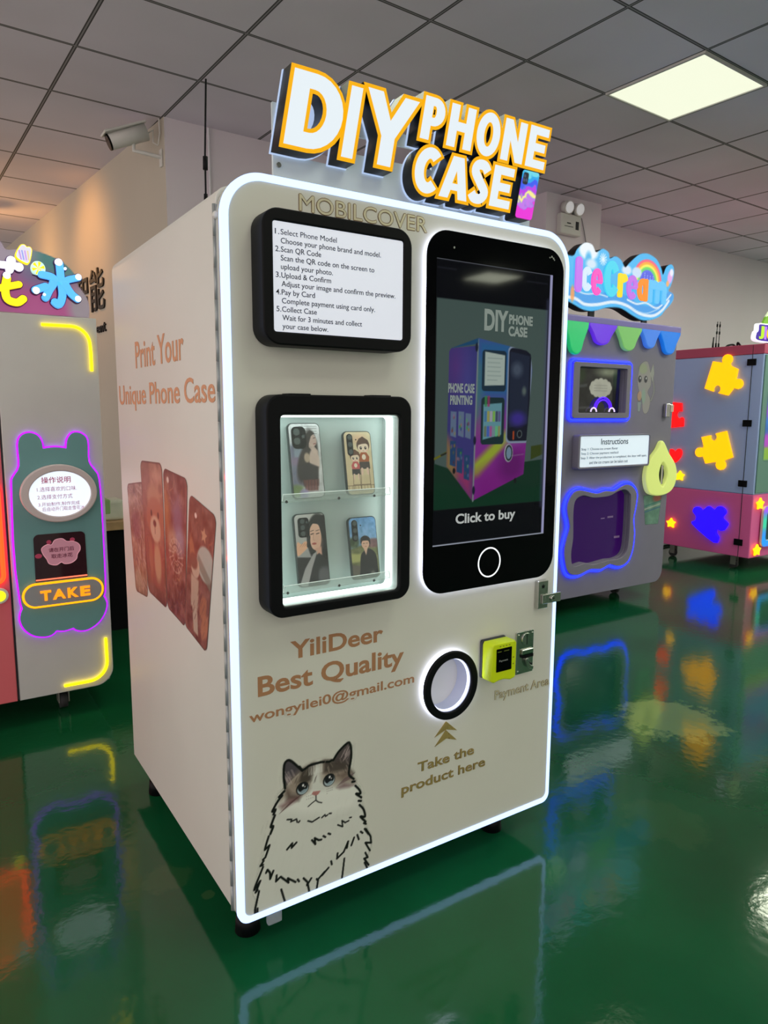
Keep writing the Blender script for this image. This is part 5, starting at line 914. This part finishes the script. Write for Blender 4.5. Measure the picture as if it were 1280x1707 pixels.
S([(2.72, 2.13), (2.95, 2.135), (3.06, 2.10), (3.2, 2.115), (3.36, 2.14), (3.5, 2.125), (3.64, 2.08), (3.8, 2.09), (3.9, 2.15), (3.96, 2.2)], .075, (70, 160, 236)); S([(2.72, 2.10), (2.97, 2.105), (3.08, 2.075), (3.2, 2.082), (3.36, 2.112), (3.5, 2.10), (3.64, 2.058), (3.78, 2.055), (3.88, 2.10), (3.95, 2.17)], .02, (226, 240, 252)); S([(2.98, 2.16), (3.08, 2.14), (3.2, 2.15), (3.3, 2.14)], .008, (214, 234, 250)); S([(3.5, 2.14), (3.6, 2.12), (3.7, 2.135), (3.82, 2.11), (3.92, 2.17), (3.97, 2.215)], .012, (226, 240, 252)); S([(3.55, 2.085), (3.7, 2.065), (3.85, 2.11)], .006, (190, 224, 250))
P.ell(2.965, 2.13, .018, .05, (246, 160, 90), .9, .01); P.clip(IO, .002)
link('lit_picture', P.mesh(FG, .0008), sg, [m_artw if False else paint_mat('lit_artwork')])
def fat(c, w, h, t):
    r = w / 2; hy = h / 2
    if c == 'I': return [rrect(0, w, 0, h, w * .48, 6)]
    if c in 'cC': return [arc(r, hy, r, hy, 32, 328, 26) + arc(r, hy, r - t, hy - t * .9, 328, 32, 26)]
    if c == 'e': return [arc(r, hy, r, hy, 0, 320, 26) + arc(r, hy, r - t, hy - t * .9, 320, 0, 26), [(t * .5, hy - t * .22), (w - t * .2, hy - t * .22), (w - t * .1, hy + t * .25), (t * .5, hy + t * .25)]]
    if c == 'r': return [rrect(0, t, 0, h, t * .3, 4), [(t * .5, h * .62), (t * .6, h * .9)] + arc(w * .62, h * .74, w * .38, h * .26, 110, 0, 8) + [(w - t * .5, h * .66), (t, h * .6)]]
    if c == 'a': return [arc(r, hy, r, hy, 1, 359, 28) + arc(r, hy, r - t, hy - t * .9, 359, 1, 28), rrect(w - t, w, 0, h, t * .3, 4)]
    if c == 'm': k = (w - t) / 2; return [rrect(0, t, 0, h, t * .3, 4)] + [rrect(x, x + t, 0, h * .75, t * .3, 4) for x in (k, w - t)] + [arc(x + (k + t) / 2, h * .6, (k + t) / 2, h * .4, 0, 180, 12) for x in (0, k)]
for c, u0, u1, v0, v1, t, col in (('I', 2.978, 3.040, 2.142, 2.362, 0, (190, 110, 230)), ('c', 3.040, 3.137, 2.155, 2.308, .040, (206, 226, 246)), ('e', 3.130, 3.237, 2.138, 2.308, .042, (250, 80, 190)), ('C', 3.247, 3.402, 2.140, 2.372, .062, (70, 206, 232)), ('r', 3.390, 3.485, 2.146, 2.302, .046, (252, 216, 30)), ('e', 3.480, 3.592, 2.142, 2.302, .043, (190, 110, 224)), ('a', 3.592, 3.702, 2.142, 2.292, .043, (252, 140, 40)), ('m', 3.706, 3.905, 2.138, 2.292, .046, (100, 190, 240))):
    parts = [plate_me([[(u0 + x, v0 + y) for x, y in lp]], FG, .001 + i * .0005, .012 + i * .0005, .002) for i, lp in enumerate(fat(c, u1 - u0, v1 - v0, t))]
    link('sign_letter', join(parts), sg, [mat('lit_letter_%d_%d_%d' % col, tuple(x // 3 for x in col), .4, emit=1.05, ecol=col)])

# ------------------------------------------------------------------ jigsaw machine on the far right
XJ = 5.42; FJ = F((XJ, 0, 0), (0, -1, 0)); FK = F((0, 1.8, 0))
jm = thing('vending_machine', (6.1, 2.3, 0), 'pink and blue jigsaw vending machine with glowing puzzle pieces', 'vending machine')
m_jp = mat('pink_laminate', (250, 112, 184), .4); m_jb = mat('periwinkle_laminate', (178, 198, 255), .4); m_js = mat('sage_laminate', (112, 152, 144), .4)
link('lower_cabinet', box_me((XJ, 1.8, .125), (6.85, 2.78, .685), .008), jm, [m_jp], 'pink lower cabinet')
link('upper_cabinet', box_me((XJ, 1.8, .6855), (6.85, 2.78, 1.882), .008), jm, [m_jb], 'periwinkle blue upper cabinet')
link('top_band', box_me((XJ - .003, 1.797, 1.8825), (6.85, 2.78, 1.965), .006), jm, [mat('rose_band', (200, 84, 120), .4)], 'rose pink top band')
link('front_panel', fbox_me(FK, XJ + .012, 6.84, .70, 1.875, .001, .012, .003), jm, [m_js])
link('door_seam', fbox_me(FJ, -1.900, -1.896, .127, 1.96, .0002, .0035), jm, [m_dark])
for v in (1.816, 1.299, .776, .257): link('hinge', fbox_me(FJ, -1.940, -1.862, v - .028, v + .028, .0005, .012, .003), jm, [m_black])
m_py = mat('lit_yellow_puzzle', (120, 84, 4), .4, emit=1.7, ecol=(255, 166, 2)); m_pb = mat('lit_blue_puzzle', (16, 6, 110), .4, emit=2.4, ecol=(26, 5, 255)); m_pr = mat('lit_red_puzzle', (110, 8, 10), .4, emit=1.6, ecol=(255, 10, 14)); m_st5 = mat('lit_star', (120, 90, 10), .4, emit=2.0, ecol=(255, 180, 10))
def piece(name, loop, m, lab=None, sm_=True):
    L = [(-y, z) for y, z in loop]; A_ = sum(L[i][0] * L[(i + 1) % len(L)][1] - L[(i + 1) % len(L)][0] * L[i][1] for i in range(len(L)))
    return link(name, plate_me([L if A_ > 0 else L[::-1]], FJ, .002, .028, .004), jm, [m], lab)
def jig(P):
    out = []
    for i, p in enumerate(P):
        if p == '(': continue
        out.append(p)
    return out
def knob(a, b, out, r, n=10):
    """round knob (or socket) on an edge, from a to b, bulging to one side"""
    a = np.array(a); b = np.array(b); c = (a + b) / 2; d = (b - a) / np.linalg.norm(b - a); nn = np.array([-d[1], d[0]]) * out
    return [tuple(c + nn * r * .75 + r * (math.cos(t) * -d * 1 + math.sin(t) * nn)) for t in np.linspace(-.7, math.pi + .7, n)]
piece('puzzle_piece', [(2.247, 1.842), (2.165, 1.826)] + knob((2.165, 1.826), (2.080, 1.806), -1, .046) + [(2.076, 1.793), (2.011, 1.763), (2.022, 1.690)] + knob((2.022, 1.690), (2.045, 1.60), -1, .044) + [(2.047, 1.592), (2.086, 1.539), (2.178, 1.561)] + knob((2.178, 1.561), (2.225, 1.58), 1, .036) + [(2.227, 1.576), (2.311, 1.605)], m_py, 'upper yellow puzzle piece')
piece('puzzle_piece', [(2.310, 1.168), (2.227, 1.186)] + knob((2.227, 1.186), (2.169, 1.202), 1, .032) + [(2.169, 1.206), (2.076, 1.229), (2.001, 1.001), (2.071, .972)] + knob((2.071, .972), (2.160, .950), -1, .046) + [(2.165, .950), (2.254, .930), (2.281, .992)] + knob((2.281, .992), (2.292, 1.075), -1, .044) + [(2.281, 1.084)], m_py, 'lower yellow puzzle piece')
piece('puzzle_piece', smooth_loop([(2.345, .478), (2.335, .515), (2.30, .528), (2.265, .512), (2.253, .497), (2.225, .522), (2.195, .546), (2.16, .53), (2.133, .519), (2.105, .552), (2.07, .556), (2.035, .535), (2.025, .503), (2.052, .460), (2.02, .43), (1.999, .408), (2.015, .37), (2.031, .348), (2.06, .338), (2.098, .348), (2.104, .31), (2.077, .271), (2.118, .221), (2.345, .362), (2.315, .40), (2.31, .44)], 3), m_pb, 'blue puzzle piece')
piece('puzzle_piece', [(2.80, 1.50), (2.536, 1.476), (2.529, 1.412)] + knob((2.529, 1.412), (2.516, 1.335), 1, .034) + [(2.507, 1.333), (2.505, 1.261), (2.80, 1.225)], m_pr, 'red puzzle piece')
piece('heart', smooth_loop([(2.572, .918), (2.625, .945), (2.655, .99), (2.64, 1.035), (2.605, 1.045), (2.572, 1.022), (2.545, 1.05), (2.515, 1.045), (2.503, 1.01), (2.52, .965)], 4), m_pr, 'red heart')
for y, z in ((2.509, .797), (2.572, .339)): piece('star', star(y, z, .05, .6), m_st5, 'small yellow star')
for u, v in ((5.50, .605), (5.505, .195)): link('star', plate_me([star(u, v, .055, .6, su=1.1)], FK, .012, .03, .003), jm, [m_st5], 'small yellow star on the front')
# rainbow frame on its front
P = Pic(5.54, 6.3, .20, .60, 90, (60, 140, 150)); P.grad((120, 120, 255), (80, 120, 255)); 
for k, c in enumerate(((190, 90, 250), (60, 230, 160), (30, 170, 255), (90, 80, 250), (240, 150, 240), (60, 220, 190))): P.ell(5.57 + (k // 3) * .3, .58 - (k % 3) * .15, .16, .07, c, .9, .08)
rl = rrect(5.545, 6.25, .22, .58, .05, 6); ri = rrect(5.60, 6.20, .275, .53, .03, 6)
P.A *= np.clip(.5 - P.sd_poly(rl) / .006, 0, 1) * np.clip(.5 + P.sd_poly(ri) / .006, 0, 1)
fm = link('pickup_frame', plate_me([rl, ri[::-1]], FK, .012, .036, .004), jm, [m_cw], 'rainbow lit pick-up frame'); link('rainbow_light', P.mesh(FK, .0365), fm, [paint_mat('lit_artwork')]); link('pickup_glass', plate_me([ri], FK, .012, .016), fm, [mat('teal_glass', (50, 80, 84), .1)])
P = Pic(5.50, 6.3, .98, 1.82, 90, (64, 130, 210)); 
for k in range(30): P.ell(RNG.uniform(5.5, 6.3), RNG.uniform(.98, 1.82), .09, .07, ((70, 150, 240), (200, 90, 230), (170, 220, 250), (120, 130, 240))[k % 4], .8, .05)
P.poly([(5.5, .98), (6.3, .98), (6.3, 1.1), (5.5, 1.1)], (176, 226, 60), .9, .03); P.poly([(5.5, 1.1), (6.3, 1.1), (6.3, 1.2), (5.5, 1.2)], (230, 90, 230), .8, .03); P.poly([(5.5, 1.5), (6.3, 1.5), (6.3, 1.6), (5.5, 1.6)], (190, 60, 170), .7, .04)
link('poster', P.mesh(FK, .0145), jm, [paint_mat('poster_print', emit=.6)], 'colourful poster with pink, blue and lime bands')
# its sign
FQ = F((0, 1.98, 0))
so = smooth_loop([(5.545, 2.02), (5.55, 2.08), (5.575, 2.10), (5.585, 2.155), (5.68, 2.160), (5.80, 2.165), (6.0, 2.165), (6.3, 2.165), (6.38, 2.10), (6.33, 2.01), (6.0, 2.005), (5.65, 2.002)], 4)
sj = link('sign_box', plate_me([so], FQ, -.02, .02, .003), jm, [m_sn], 'white jigsaw sign with coloured letters'); link('purple_back', plate_me([so], FQ, .0205, .024, 0, -.010), sj, [mat('lit_purple_back', (40, 24, 80), .5, emit=.7, ecol=(70, 40, 180))])
for c, u0, u1, col in (('J', 5.590, 5.660, (190, 240, 40)), ('I', 5.672, 5.700, (190, 120, 250)), ('G', 5.708, 5.815, (252, 216, 20)), ('S', 5.83, 5.92, (80, 220, 240)), ('A', 5.935, 6.04, (250, 120, 190)), ('W', 6.05, 6.19, (190, 240, 40))):
    link('sign_letter', text_box_me(c, FQ, u0, u1, 2.025, 2.135, w=.0245, depth=.006, bold=.05), sj, [mat('lit_letter_%d_%d_%d' % col, tuple(x // 3 for x in col), .4, emit=1.0, ecol=col)])
gp = link('green_leaf', plate_me([smooth_loop([(5.675, 2.165), (5.69, 2.195), (5.715, 2.225), (5.80, 2.235), (5.88, 2.20), (5.86, 2.16), (5.76, 2.155)], 4)], FQ, -.01, .012, .002), sj, [mat('lit_leaf_green', (110, 160, 50), .5, emit=.4)]); link('white_leaf', plate_me([smooth_loop([(5.71, 2.222), (5.735, 2.25), (5.77, 2.28), (5.84, 2.30), (5.90, 2.26), (5.86, 2.22), (5.80, 2.232)], 4)], FQ, -.009, .010, .002), sj, [mat('lit_leaf_cream', (210, 226, 190), .5, emit=.3)])
for x in (5.75, 6.15): link('sign_foot', box_me((x, 1.97, 1.964), (x + .12, 1.99, 2.012)), sj, [m_dark])
for x in (5.52, 6.7):
    for y in (1.98, 2.6): caster(jm, x, y, .125)

for (x, z1, r, lab) in ((5.558, 2.07, .009, 'short black aerial on the jigsaw machine, leftmost of three'), (5.603, 2.212, .005, 'slim black aerial on the jigsaw machine, in the middle of three'), (5.645, 2.214, .005, 'slim black aerial on the jigsaw machine, rightmost of three')):
    t = thing('antenna', (x, 2.36, 1.965), lab, 'antenna', 'aerials on the jigsaw machine')
    link('base', cyl_me((x, 2.36, 1.9655), (x, 2.36, 2.02), .009, .007), t, [m_black]); link('whip', cyl_me((x, 2.36, 2.02), (x + .004, 2.36, z1), r * .6), t, [m_black])
    if z1 > 2.1:
        for q in (2.10, 2.165): link('coil', cyl_me((x + .002, 2.36, q), (x + .003, 2.36, q + .025), .007), t, [m_black])
tag(link('cable', tube_me(smooth_loop([(5.66, 2.3, 1.978), (5.70, 2.3, 2.0), (5.78, 2.3, 2.01), (5.84, 2.3, 1.99), (5.82, 2.28, 2.03), (5.88, 2.28, 1.995), (5.97, 2.3, 1.976)], 5, False), .009), None, [m_black]), 'black cable lying on top of the jigsaw machine', 'cable')
tag(link('cable', tube_me(smooth_loop([(4.3, 2.5, .012), (4.7, 2.75, .012), (5.1, 2.72, .012), (5.5, 2.9, .012), (6.0, 2.95, .012)], 6, False), .011), None, [m_black]), 'black cable lying on the floor between the two right machines', 'cable')
